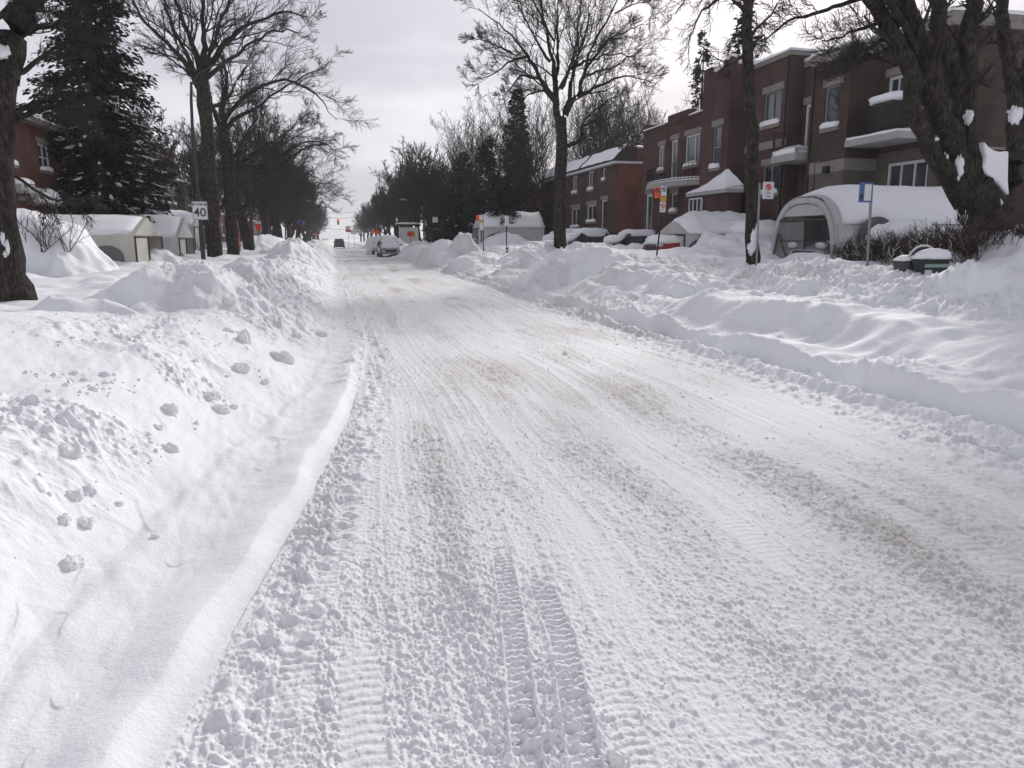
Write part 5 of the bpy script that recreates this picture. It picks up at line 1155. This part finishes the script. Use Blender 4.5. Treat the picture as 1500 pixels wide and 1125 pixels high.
make_car('light-coloured car parked inside the big arched shelter on the right', (15.0, (yS0 + yS1) / 2 - .25, .62), 0, M['silver'], True, 0)
make_car('red car with its nose poking out of the snow-buried shelter', (14.0, ySb - 1.3, .72), 0, M['red'], False, .9)
make_car('car wholly rounded over with snow, to the right beside the red car', (13.7, 35.6, .42), 0, M['grey'], False, .75)
make_car('car buried in a smooth dome of snow just right of the lone maple trunk', (13.0, 40.6, .5), 0, M['grey'], False, .9)
make_car('dark red car with a snowy roof just left of the lone maple trunk', (13.4, 45.8, .25), 0, M['red'], True, 1.0)
make_car('blue car nose beside the far snow-roofed shelter', (11.0, 58.2, .6), 0, M['bluep'], False, 1.2)
sv_ = make_car('silver car plastered with snow facing us at the right edge of the plowed lane', (P(571, 376, Y=72)[0], 73.5, 0), R(-90 + 2) + math.pi, M['silver'], True, 1.1)
make_car('snow-heaped car right behind the plastered silver car', (P(556, 370, Y=86)[0], 86, 0), R(92), M['pale'], False, 1.7)
make_car('dark grey car driving away down the plowed road', (P(497, 362, Y=140)[0], 140, 0), R(-90), M['grey'], True, .0)
make_car('small dark car beyond the far left snowbank', (P(476, 355, Y=170)[0], 170, .1), R(90), M['grey'], False, .6)

# ------------------------------------------------------------------ signs, poles, lamps
M['signwhite'] = mat('sign_white', (.66, .67, .68), .45, noise=(6, .93)); M['signred'] = mat('sign_red', (.62, .03, .02), .45); M['signorange'] = mat('sign_orange', (.78, .09, .03), .45)
M['signyellow'] = mat('sign_yellow', (.55, .30, .03), .5); M['signblack'] = mat('sign_black', (.02, .02, .02), .5); M['signblue'] = mat('sign_blue', (.05, .12, .30), .45); M['signgreen'] = mat('pale_green_label', (.25, .36, .30), .6)
def textmesh(txt, size, mtl, name, parent, loc, thick=.003):
    cu = bpy.data.curves.new(name, 'FONT'); cu.body = txt; cu.size = size; cu.align_x = 'CENTER'; cu.align_y = 'CENTER'; cu.extrude = thick; cu.offset = size * .012
    o = bpy.data.objects.new(name, cu); COL.objects.link(o); bpy.context.view_layer.update()
    me = bpy.data.meshes.new_from_object(o.evaluated_get(bpy.context.evaluated_depsgraph_get())); bpy.data.objects.remove(o); me.name = name
    me.materials.clear(); me.materials.append(mtl); ob = bpy.data.objects.new(name, me); COL.objects.link(ob); ob.parent = parent; ob.location = loc; ob.rotation_euler = (math.pi / 2, 0, 0); return ob
def plate(par, x0, x1, z0, z1, y=-.06, mt=None, name='plate', t=.012):
    mb = MB(); mb.box(x0, x1, y, y + t, z0, z1); return mb.build(name, mt or M['signwhite'], par, bevel=.004)
def ring(par, cx, cz, r0, r1, y, mt, name='ring', n=28, slash=True):
    mb = MB(); A = [(cx + r1 * math.cos(2 * math.pi * k / n), cz + r1 * math.sin(2 * math.pi * k / n)) for k in range(n)]; B = [(cx + r0 * math.cos(2 * math.pi * k / n), cz + r0 * math.sin(2 * math.pi * k / n)) for k in range(n)]
    V = [(x, y, z) for x, z in A] + [(x, y, z) for x, z in B]; mb.add(V, [(k, (k + 1) % n, n + (k + 1) % n, n + k) for k in range(n)])
    if slash:
        d = .12 * r1 / .12; w_ = (r1 - r0) * .45; c = math.cos(R(45)); q = r0 * 1.02
        mb.add([(cx - q * c - w_, y - .001, cz + q * c - w_), (cx - q * c + w_, y - .001, cz + q * c + w_), (cx + q * c + w_, y - .001, cz - q * c + w_), (cx + q * c - w_, y - .001, cz - q * c - w_)], [(0, 1, 2, 3)])
    return mb.build(name, mt, par)
def post(par, h, r=.03, mt=None, lean=0, z0=-.4): mb = MB(); mb.tube([(-lean * .1, 0, z0), (lean, 0, h)], r, 8); return mb.build('post', mt or M['steel'], par)
# lamp post with the speed sign
YS = 36
b_ = P(298, 379, Y=YS); zt_ = P(280, 140, Y=YS); ms = P(366, 91, Y=YS - 1.2)
lp_ = empty('street_lamp', (b_[0], YS, b_[2] - .2), 'tall dark green street lamp leaning slightly, carrying the speed limit sign', 'street lamp', 'dark street lamps')
rel = lambda p: (p[0] - b_[0], p[1] - YS, p[2] - b_[2] + .2)
def pl(px, py, Y): return rel(P(px, py, Y=Y))
mb = MB(); mb.tube([(.0, 0, -.3), pl(294.5, 330, YS)], .095, 10); mb.tube([pl(294.5, 330, YS), pl(283, 215, YS), pl(280, 145, YS), pl(280, 120, YS)], [.085, .07, .06, .05], 10); mb.build('pole', M['greenpole'], lp_)
mb = MB(); mb.tube([pl(280, 125, YS), pl(292, 106, YS - .2), pl(315, 95, YS - .5), pl(340, 91, YS - .9), pl(352, 90, YS - 1.1)], .035, 8); mb.build('arm', M['greenpole'], lp_)
hd = pl(362, 91, YS - 1.2); mb = MB(); mb.blob(hd, (.42, .13, .08), 16, 8, 0, 1, 0, .8); mb.build('lamp_head', M['steel'], lp_, True)
sp_ = P(292.5, 308.5, Y=YS - .2); ss = empty('speed_limit_sign', (sp_[0], YS - .14, sp_[2] - .38), 'white speed limit sign reading MAXIMUM 40 fixed to the leaning lamp post', 'road sign')
pt = plate(ss, -.31, .31, 0, .76, -.02); mb = MB()
for (x0, x1, z0, z1) in ((-.295, .295, .02, .032), (-.295, .295, .728, .74), (-.295, -.283, .033, .727), (.283, .295, .033, .727)): mb.box(x0, x1, -.026, -.0215, z0, z1)
mb.build('border', M['signblack'], ss); textmesh('MAXIMUM', .125, M['signblack'], 'lettering', ss, (0, -.024, .635)); textmesh('40', .50, M['signblack'], 'number', ss, (0, -.024, .29))
# other lamps
def lamp(px, pyb, pyt, Y, arm, label, zb=None):
    b = P(px, pyb, Y=Y); t = P(px, pyt, Y=Y); r = empty('street_lamp', (b[0], Y, b[2] - .2), label, 'street lamp', 'dark street lamps'); h = t[2] - b[2] + .2
    mb = MB(); mb.tube([(0, 0, -.3), (0, 0, h)], [.1, .06], 8); mb.build('pole', M['greenpole'], r)
    mb = MB(); mb.tube([(0, 0, h - .1), (arm * .2, 0, h + .3), (arm * .6, 0, h + .5), (arm, 0, h + .5)], .035, 6); mb.build('arm', M['greenpole'], r)
    mb = MB(); mb.blob((arm * 1.1, 0, h + .5), (.4, .13, .08), 12, 6, 0, 1, 0, .8); mb.build('lamp_head', M['steel'], r, True)
lamp(371, 369, 235, 56, 2.8, 'second dark street lamp standing beside the forked maple on the left')
lamp(419, 355, 300, 100, 2.6, 'third dark street lamp far down the left walk')
lamp(630, 348, 300, 80, -2.4, 'dark street lamp on the right walk before the far evergreens')
lamp(458, 350, 312, 150, 2.4, 'farthest street lamp on the left')
# sign cluster with the leaning post
YC = 23; bc = P(962, 372, Y=YC); r = empty('parking_sign', (bc[0], YC, bc[2] - .1), 'leaning post with red, white and yellow parking plates', 'parking sign'); o = lambda px, py: P(px, py, Y=YC) - np.array([bc[0], YC, bc[2] - .1])
a = o(974, 272); mb = MB(); mb.tube([(-.03, 0, -.3), tuple(a)], .027, 8); mb.build('post', M['iron'], r)
def pp(x0, y0, x1, y1, mt, yy=-.05, name='plate'): A = o(x0, y1); B = o(x1, y0); return plate(r, A[0], B[0], A[2], B[2], yy, mt, name), (A, B)
_, (A, B) = pp(957.5, 274, 966, 284.5, M['signorange'], name='red_plate'); ring(r, (A[0] + B[0]) / 2, (A[2] + B[2]) / 2, .045, .065, -.056, M['signblack'])
pp(957.5, 285.3, 966, 290, M['signorange'], name='red_plate')
_, (A, B) = pp(967, 273, 976, 287, M['signwhite']); ring(r, (A[0] + B[0]) / 2, (A[2] + B[2]) / 2 + .05, .05, .07, -.056, M['signblack'])
pp(966.2, 288.2, 975.5, 295, M['signyellow'], name='yellow_plate'); _, (A, B) = pp(965.5, 295.8, 974.5, 311, M['signwhite']); ring(r, (A[0] + B[0]) / 2, (A[2] + B[2]) / 2 + .04, .052, .075, -.056, M['signred']); 
mb = MB(); mb.box(A[0] + .04, B[0] - .04, -.056, -.0555, A[2] + .06, A[2] + .075); mb.build('lettering', M['signblack'], r)
# parking sign by the slender tree
YC = 16.2; bc = P(1109, 372, Y=YC); r = empty('parking_sign', (bc[0], YC, bc[2] - .1), 'white no parking sign with a red ring and black arrow', 'parking sign'); o = lambda px, py: P(px, py, Y=YC) - np.array([bc[0], YC, bc[2] - .1])
mb = MB(); mb.tube([(0, 0, -.3), tuple(o(1113, 268))], .024, 8); mb.build('post', M['steel'], r)
_, (A, B) = pp(1115, 267, 1132.5, 291.5, M['signwhite']); cx = (A[0] + B[0]) / 2; ring(r, cx, B[2] - .11, .045, .07, -.056, M['signred'])
textmesh('P', .085, M['signblack'], 'letter', r, (cx, -.0535, B[2] - .11), .001); mb = MB(); z_ = A[2] + .055; mb.box(cx - .05, cx + .035, -.056, -.053, z_ - .006, z_ + .006); mb.add([(cx + .033, -.056, z_ - .018), (cx + .065, -.056, z_), (cx + .033, -.056, z_ + .018)], [(0, 1, 2)]); mb.build('arrow', M['signblack'], r)
mb = MB(); mb.box(cx - .05, cx + .05, -.056, -.053, A[2] + .12, A[2] + .126); mb.box(cx - .04, cx + .04, -.056, -.053, A[2] + .14, A[2] + .146); mb.build('lettering', M['signblack'], r)
# bus stop
YC = 12.7; bc = P(1272, 378, Y=YC); r = empty('bus_stop_sign', (bc[0], YC, bc[2] - .1), 'blue and white bus stop sign on a grey post before the big shelter', 'bus stop sign'); o = lambda px, py: P(px, py, Y=YC) - np.array([bc[0], YC, bc[2] - .1])
mb = MB(); mb.tube([(0, 0, -.3), tuple(o(1277, 270))], .026, 8); mb.build('post', M['steel'], r)
pp(1255, 268, 1277, 296.5, M['signblue'], name='plate'); A_, B_ = o(1262.5, 294), o(1274.5, 270.5); plate(r, A_[0], B_[0], A_[2], B_[2], -.056, M['signwhite'], 'timetable', .004)
A_, B_ = o(1256.3, 292.5), o(1261.5, 285); plate(r, A_[0], B_[0], A_[2], B_[2], -.056, M['signblack'], 'pictogram', .004)
A_, B_ = o(1256.3, 280), o(1261.5, 272); plate(r, A_[0], B_[0], A_[2], B_[2], -.056, M['signblue'], 'pictogram', .004)
# small far signs
def far_sign(px, py0, py1, Y, w, plates, label, pyb=None, group='small far street signs', lean=0):
    b = P(px, pyb or 362, Y=Y); top = P(px, py0, Y=Y)[2]; z0 = min(b[2], gz(b[0], Y)); e = empty('street_sign', (b[0], Y, z0), label, 'street sign', group)
    mb = MB(); mb.tube([(0, 0, -.3), (0, 0, top - z0 + .05)], .03, 6); mb.build('post', M['iron'], e); hh = (P(px, py0, Y=Y)[2] - P(px, py1, Y=Y)[2])
    for (x0, x1, t0, t1, m) in plates: plate(e, x0 * w, x1 * w, top - z0 - t1 * hh, top - z0 - t0 * hh, -.055, m)
SW, SO, SR, SY = M['signwhite'], M['signorange'], M['signred'], M['signyellow']
far_sign(708, 315, 337, 42, .62, [(-.62, -.36, 0, .38, SO), (-.33, .0, 0, .3, SW), (-.33, .0, .32, .5, SY), (-.33, .0, .52, 1, SW)], 'small far post with orange, white and yellow plates', 360)
far_sign(742, 316, 331, 40, .12, [(-.9, .9, 0, 1, SW)], 'small far post with one white plate beside the low dark spruce', 360)
far_sign(380, 326, 337, 62, .22, [(-.8, .8, .2, 1, SR), (-.8, .8, 0, .18, SW)], 'red board nearest beyond the second street lamp on the left')
far_sign(425, 336, 342, 100, .5, [(-.6, .6, 0, 1, SR)], 'small red board past the third left street lamp')
far_sign(462, 342, 345, 130, .5, [(-.6, .6, 0, 1, SO)], 'tiny orange board above the far left snow heap')
far_sign(443, 322, 329, 120, .6, [(-1, 1, 0, 1, M['signblue'])], 'blue board high among the far left trees')
far_sign(553, 337, 343, 95, .55, [(-.6, .5, 0, 1, SO), (-1.2, -.7, .2, 1, SY)], 'orange and yellow board above the snow-heaped car')
far_sign(602, 339, 346, 80, .5, [(-.7, .5, 0, 1, SR), (.5, .9, 0, 1.4, SY)], 'red board near the glass shelter on the right')
far_sign(511, 331, 340, 150, .6, [(-.8, .8, 0, .5, SW), (-.8, .8, .55, 1, SR)], 'white and red plates at the far right crossing')
far_sign(519, 337, 343, 150, .6, [(-1, 1, 0, 1, SW)], 'plain white plate at the far right crossing')
far_sign(628, 322, 330, 76, .35, [(-.9, .7, 0, 1, SW)], 'white plate under the right street lamp'); far_sign(638, 318, 326, 72, .35, [(-.7, .7, 0, 1, SW)], 'higher white plate right of the right street lamp')
# glass bus shelter far right
xg, yg = P(598, 350, Y=84)[0], 84; e = empty('bus_shelter', (xg, yg, .9), 'small pale bus shelter far along the right walk', 'bus shelter')
mb = MB()
for a_ in (-1.1, 1.1):
    for b2 in (-.7, .7): mb.box(a_ - .06, a_ + .06, b2 - .06, b2 + .06, -.5, 2.1)
mb.box(-1.3, 1.3, -.9, .9, 2.103, 2.25); mb.build('frame', M['iron'], e); mb = MB(); mb.box(-1.03, 1.03, -.72, -.70, .2, 1.95); mb.build('glass_panel', M['signwhite'], e); mb = MB(); mb.blob((0, 0, 2.26), (1.3, .9, .2), 16, 8, .1, 1.5, 2, .6, 2.253); mb.build('roof_snow', M['snowcap'], e, True)
# traffic light hung over the crossing, with its span wires
xt = P(495.5, 325, Y=175)[0]; zt = P(495.5, 325, Y=175)[2]; e = empty('traffic_light', (xt, 175, zt - .6), 'yellow-edged traffic light showing red, hung over the far crossing', 'traffic light')
mb = MB(); mb.box(-.2, .2, -.15, .15, 0, 1.15); mb.build('housing', M['signblack'], e, bevel=.02)
M['redlit'] = mat('lit_red_lens', (.8, .03, .02), .4); b__ = M['redlit'].node_tree.nodes['Principled BSDF']; b__.inputs['Emission Color'].default_value = (1, .06, .03, 1); b__.inputs['Emission Strength'].default_value = 1.6
for k, m in enumerate((M['trim'], M['signyellow'], M['redlit'])): mb = MB(); mb.tube([(0, -.15, .2 + .37 * k), (0, -.2, .2 + .37 * k)], .15, 14); mb.build('lens', m, e)
mb = MB(); mb.box(-.26, -.203, -.16, .1, -.02, 1.17); mb.build('backplate', M['signyellow'], e)
for k, (zz, sag) in enumerate(((zt + .75, .15), (zt + 1.9, .5), (zt - 1.6, .3))):
    mb = MB(); mb.tube([(-9, 175 + k, zz + .6), (xt, 175 + k, zz - sag * 0), (12, 175 + k, zz + .6)], .03, 4, False); o_ = mb.build('span_wire', M['iron']); tag(o_, ('wire carrying the traffic light across the far crossing', 'topmost thin wire crossing the road above the traffic light', 'lowest thin wire crossing the road below the traffic light')[k], 'wire', 'thin wires over the far crossing')
for sx, lb in ((-9, 'pole at the left end of the far crossing wires'), (12, 'pole at the right end of the far crossing wires')):
    e = empty('utility_pole', (sx, 176, 0), lb, 'utility pole'); mb = MB(); mb.tube([(0, 0, 0), (0, 0, 9.5)], [.16, .11], 8); mb.build('pole', M['bark_far'], e); mb = MB(); mb.box(-.8, .8, -.06, .06, 8.9, 9.02); mb.build('crossarm', M['bark_far'], e)
# striped marker post, hydrant
p = hit(743, 371); e = empty('marker_post', (p[0], p[1], p[2]), 'short black and white marker post poking from the right snowbank', 'marker post')
mb = MB(); mb.tube([(0, 0, -.2), (0, 0, .30)], .06, 10); mb.build('post', M['signblack'], e); mb = MB(); mb.tube([(0, 0, .12), (0, 0, .17)], .063, 10); mb.build('white_band', M['signwhite'], e); mb = MB(); mb.blob((0, 0, .31), (.07, .07, .05), 10, 6, .1); mb.build('snow', M['snowcap'], e, True)
e = empty('hydrant', (P(348, 365, Y=49)[0], 49, P(348, 366, Y=49)[2] - .1), 'red hydrant with an orange rod between the left maples', 'hydrant')
mb = MB(); mb.tube([(0, 0, 0), (0, 0, .5)], [.13, .12], 12); mb.blob((0, 0, .5), (.14, .14, .12), 12, 8, 0); mb.tube([(-.2, 0, .33), (.2, 0, .33)], .06, 10); mb.build('barrel', M['signred'], e, True); mb = MB(); mb.tube([(.15, 0, 0), (.15, 0, 1.2)], .02, 6); mb.build('marker_rod', M['signorange'], e)
# ------------------------------------------------------------------ recycling bins
M['bin'] = mat('dark_bin_plastic', (.035, .045, .05), .6, noise=(7, .7)); M['bin2'] = mat('grey_bin_plastic', (.075, .085, .088), .6, noise=(7, .7))
YB = 11.2; bb = P(1359, 408, Y=YB); sc_ = 1
def wb2(px, py, Y=YB): return P(px, py, Y=Y) - np.array([bb[0], YB, bb[2]])
e = empty('recycling_bin', tuple(bb), 'dark recycling bin with a pale stripe and label, heaped with snow', 'recycling bin')
A = wb2(1342, 382); B = wb2(1379, 382); C_ = wb2(1346, 412); D = wb2(1371, 412)
def tbin(mb, x0t, x1t, x0b, x1b, zt, zb, y0, y1, tp=.04):
    mb.add([(x0b, y0 + tp, zb), (x1b, y0 + tp, zb), (x1b, y1 - tp, zb), (x0b, y1 - tp, zb), (x0t, y0, zt), (x1t, y0, zt), (x1t, y1, zt), (x0t, y1, zt)], [(0, 3, 2, 1), (4, 5, 6, 7), (0, 1, 5, 4), (1, 2, 6, 5), (2, 3, 7, 6), (3, 0, 4, 7)])
mb = MB(); tbin(mb, A[0], B[0], C_[0], D[0], A[2], C_[2], -.2, .1); mb.build('tub', M['bin'], e, bevel=.012)
mb = MB(); mb.box(A[0] - .015, B[0] + .015, -.225, .12, A[2] + .003, A[2] + .03); mb.build('rim', M['bin'], e, bevel=.006)
s1, s2 = wb2(1342.8, 386.5), wb2(1378, 391); mb = MB(); mb.box(s1[0], s2[0], -.206, -.19, s2[2], s1[2]); mb.build('stripe', M['signgreen'], e, label='pale greenish stripe')
s1, s2 = wb2(1343.5, 395), wb2(1351, 409); mb = MB(); mb.box(s1[0], s2[0], -.2, -.175, s2[2], s1[2]); mb.build('label', M['signwhite'], e)
mb = MB(); mb.blob(((A[0] + B[0]) / 2 + .03, -.03, A[2] + .03), ((B[0] - A[0]) / 2 + .06, .22, .18), 20, 10, .14, 1.4, 2, .8, A[2] + .03); mb.build('snow', M['snowcap'], e, True)
mb = MB(); r0 = [wb2(*q) for q in ((1339, 376), (1343, 369), (1350, 363), (1358, 360), (1367, 360), (1373, 363), (1376, 370), (1376, 377))]; mb.tube([(q[0], .12, q[2]) for q in r0], .018, 8); mb.build('hoop_handle', M['white'], e, True)
mb = MB(); r0 = [wb2(*q) for q in ((1342, 374), (1347, 368), (1355, 365), (1362, 366))]; mb.tube([(q[0], .14, q[2]) for q in r0], .03, 6); mb.tube([(q[0], .14, q[2]) for q in [wb2(1370, 364), wb2(1374, 372)]], .04, 6); mb.build('dark_lid', M['bin'], e)
bb2 = bb + np.array([-.0, .35, .02]); e = empty('recycling_bin', tuple(bb2), 'plain grey recycling bin just left of the striped one', 'recycling bin')
o2 = lambda px, py: P(px, py, Y=bb2[1]) - bb2; A = o2(1318.5, 384); B = o2(1343, 384); C_ = o2(1322, 408); D = o2(1343, 408)
mb = MB(); tbin(mb, A[0], B[0], C_[0], D[0], A[2], C_[2], -.2, .2); mb.build('tub', M['bin2'], e, bevel=.012); mb = MB(); mb.box(A[0] - .015, B[0] + .015, -.22, .22, A[2] + .002, A[2] + .025); mb.build('rim', M['bin2'], e, bevel=.006)
mb = MB(); mb.blob(((A[0] + B[0]) / 2, 0, A[2] + .02), ((B[0] - A[0]) / 2 + .04, .24, .1), 16, 8, .15, 1.4, 5, .8, A[2] + .02); mb.build('snow', M['snowcap'], e, True)
# ------------------------------------------------------------------ hedge and shrubs
M['hedge'] = mat('hedge_twig', (.085, .062, .050), .95, noise=(5, .7)); M['frost'] = mat('frosted_twig', (.30, .29, .30), .95)
def twigs(name, pts_fn, n, h, seed, loc, label, cat, mtl=None, levels=(4, 3), r=.006, spread=.35, frost=.0, wr=None):
    g = np.random.default_rng(seed); root = empty(name, loc, label, cat); b = pts_fn(g, n); d = norm(np.stack([g.normal(0, spread, n), g.normal(0, spread, n), np.ones(n)], 1)); m = 5; P0 = np.empty((n, m, 3)); P0[:, 0] = b; hh = h * g.uniform(.6, 1.1, n)
    for s in range(1, m): d = norm(d + g.normal(0, .12, d.shape)); P0[:, s] = P0[:, s - 1] + d * (hh / (m - 1))[:, None]
    R0 = r * np.linspace(1.3, .6, m)[None] * np.ones((n, 1)); A, ra = spawn(P0, R0, levels[0], .25, .5, .8, 38, 4, .2, .25, g, None, .05); B, rb = spawn(A, ra, levels[1], .2, .5, .8, 38, 3, .2, .2, g, None, .04)
    ra = np.maximum(ra, r * .6); rb = np.maximum(rb, r * .5); v, q = join([tubes(P0, R0, 4), tubes(A, ra, 3), tubes(B, rb, 3)]); meshnp('twigs', v, q, mtl or M['hedge'], root)
    if frost:
        k = int(n * levels[0] * frost); idx = g.choice(len(A), k, replace=False); v, q = tubes(A[idx] + np.array([0, -.01, .012]), np.maximum(ra[idx] * 1.6, r), 4); meshnp('frost', v, q, M['snowcap'], root)
    return root
XH = 10.45; yh0 = P(1428, 366, X=XH)[1]; yh1 = P(1236, 372, X=XH)[1]
def hedge_pts(g, n): y = g.uniform(yh0, yh1, n); x = g.normal(0, .16, n); return np.stack([x, y - yh0, np.array([gz(XH + a, b) for a, b in zip(x, y)]) - 1.2 - .08], 1)
twigs('hedge', hedge_pts, 420, .55, 5, (XH, yh0, 1.2), 'bare clipped brown hedge in front of the big arched shelter', 'hedge', levels=(7, 4), r=.0045, frost=.10)
def sh_pts(g, n): c = g.choice(3, n); return np.stack([np.array([0, .55, 1.15])[c] + g.normal(0, .05, n), g.normal(0, .1, n), np.full(n, -.1)], 1)
ps_ = hit(62, 366); twigs('shrub', sh_pts, 16, 1.1, 6, (ps_[0] - .5, ps_[1], ps_[2]), 'bare shrub stems poking out of the tall left snow pile', 'shrub', levels=(4, 3), r=.011, spread=.35)
ps_ = hit(1478, 352); twigs('hedge', lambda g, n: np.stack([g.uniform(-.8, 1.5, n), g.normal(0, .1, n), np.full(n, -.1)], 1), 120, .45, 7, tuple(ps_), 'low bare hedge right of the massive tree', 'hedge', levels=(6, 3), r=.005)
# iron fence in front of the middle houses
e = empty('iron_fence', (14.6, 35.5, 0), 'dark iron fence before the plum brick duplex', 'fence')
mb = MB()
for k in range(75): mb.tube([(0, k * .16, .9), (0, k * .16, 2.0)], .014, 4)
mb.build('pickets', M['iron'], e); mb = MB(); mb.box(-.02, .02, 0, 12, 1.9, 1.94); mb.box(-.02, .02, 0, 12, 1.0, 1.04); mb.build('rail', M['iron'], e)
# small half-buried block by the bus stop
p = hit(1264, 380); e = empty('kerb_block', tuple(p), 'small dark block half buried in snow at the foot of the bus stop', 'block'); mb = MB(); mb.blob((0, 0, .02), (.12, .1, .07), 12, 8, .15, 1.5, 1, .6); mb.build('block', M['trim'], e, True); mb = MB(); mb.blob((.06, 0, .08), (.12, .1, .03), 12, 6, .1); mb.build('snow', M['snowcap'], e, True)
# ------------------------------------------------------------------ lumps of hard snow
CH = [(248, 598, 24, 17, 'wedge-shaped'), (310, 579, 26, 16, 'flattened grainy'), (322, 598, 26, 12, 'low flat-topped'), (352, 538, 26, 17, 'greyish pitted'), (411, 520, 42, 18, 'widest bluish'), (250, 656, 22, 17, 'rounded'), (114, 614, 24, 17, 'dark-faced'), (100, 660, 38, 20, 'broad two-peaked'), (389, 558, 14, 11, 'small square'),
      (231, 626, 16, 8, 'thin flat'), (107, 724, 24, 13, 'sandy'), (93, 761, 22, 16, 'hollow-sided'), (123, 764, 24, 12, 'pale low'), (103, 823, 36, 20, 'nearest large'), (38, 664, 10, 7, 'tiny round'), (470, 488, 18, 12, 'flat dark'), (434, 490, 20, 14, 'whitish'), (332, 483, 10, 8, 'little cube-like'), (357, 492, 22, 26, 'upright slab-like'),
      (281, 546, 12, 9, 'small grey'), (362, 540, 9, 9, 'pebble-sized'), (297, 556, 13, 9, 'crusty small'), (336, 441, 16, 10, 'round'), (210, 399, 16, 14, 'blocky'), (1100, 543, 12, 10, 'brownish'), (1250, 418, 20, 12, 'square-cut'), (905, 1108, 45, 32, 'round pebbled'), (62, 632, 14, 8, 'slivered'), (164, 694, 14, 8, 'crescent'), (228, 786, 14, 8, 'half-sunk')]
NEARBY = {24: 'lying on the ridge along the right road edge', 25: 'on the right bank in front of the bus stop', 26: 'on the road beside the tread prints, bottom centre', 23: 'at the left foot of the big left snow mound', 22: 'on the near face of the big left snow mound'}
for k, (px, py, w_, h_, ad) in enumerate(CH):
    p = hit(px, py + h_ * .3); dpt = math.hypot(p[0], p[1]); s = dpt / F; rx = w_ * s * .52; rz = h_ * s * .62
    mb = MB(); sd = k * 3.1; mb.blob((0, 0, -rz * .12), (rx * .9, rx * .66, rz), 22, 14, .34, 1.8, sd, .75)
    where = NEARBY.get(k, 'on the left snowbank slope')
    if k < 22 or k > 26: where = ['high on the left bank', 'midway up the left bank', 'low on the left bank'][(0 if py < 520 else 1 if py < 600 else 2)] + (' near the camera' if py > 700 else '')
    o_ = mb.build('snow_chunk', M['snowchunk'], None, False, loc=(p[0], p[1], p[2])); o_.rotation_euler = (0, 0, k * 1.3)
    tag(o_, f'{ad} lump of hard snow {where}', 'snow chunk', 'lumps of hard snow')
# crumbs: broken snow thrown along the road and its edges
g = np.random.default_rng(99); n = 15000
r_ = 1.7 * np.exp(g.uniform(0, 1, n) * math.log(14)); an = g.uniform(R(-27), R(53), n); X = np.sin(an) * r_; Y = np.cos(an) * r_
el = edgeL(Y); er = edgeR(Y); inr = (X > el + .25) & (X < er - .05); strip = np.maximum(np.exp(-((X - .6) / .45) ** 2), np.exp(-((X - 3.0) / .5) ** 2)); edge = np.exp(-((X - er - .15) / .22) ** 2) * 1.6 + np.exp(-((X - el - .25) / .12) ** 2)
lb = (X < el - 1.0) & (X > el - 3.2)
keep = g.uniform(0, 1, n) < np.where(inr, .12 + .6 * strip * sst(-.1, .4, pn(X * 1.6, Y * .8, 90) + .2), 0) + edge + np.where(lb, .06 + .8 * sst(.05, .5, pn(X * 1.5, Y * 1.5, 91)), 0)
X, Y = X[keep], Y[keep]; Z = terrain(X, Y)[0]; n = len(X); sz = np.minimum(g.lognormal(math.log(.0042), .5, n) * (1 + .09 * np.hypot(X, Y)) * np.where((X < edgeL(Y) - .9), 2.2, 1), .04)
ico = np.array([(0, 0, 1), (.894, 0, .447), (.276, .851, .447), (-.724, .526, .447), (-.724, -.526, .447), (.276, -.851, .447), (.724, .526, -.447), (-.276, .851, -.447), (-.894, 0, -.447), (-.276, -.851, -.447), (.724, -.526, -.447), (0, 0, -1)])
fi = np.array([(0, 1, 2), (0, 2, 3), (0, 3, 4), (0, 4, 5), (0, 5, 1), (1, 6, 2), (2, 7, 3), (3, 8, 4), (4, 9, 5), (5, 10, 1), (6, 7, 2), (7, 8, 3), (8, 9, 4), (9, 10, 5), (10, 6, 1), (11, 7, 6), (11, 8, 7), (11, 9, 8), (11, 10, 9), (11, 6, 10)])
V = ico[None] * (1 + g.normal(0, .22, (n, 12, 1))) * sz[:, None, None] * g.uniform(.6, 1.4, (n, 1, 3)) + np.stack([X, Y, Z], 1)[:, None]
tag(meshnp('snow_crumbs', V.reshape(-1, 3), (fi[None] + 12 * np.arange(n)[:, None, None]).reshape(-1, 3), M['snow']), 'loose crumbs of broken snow scattered over the road and its edges', 'snow crumbs', kind='stuff')
print('done', time.time() - T0, 'crumbs', n)
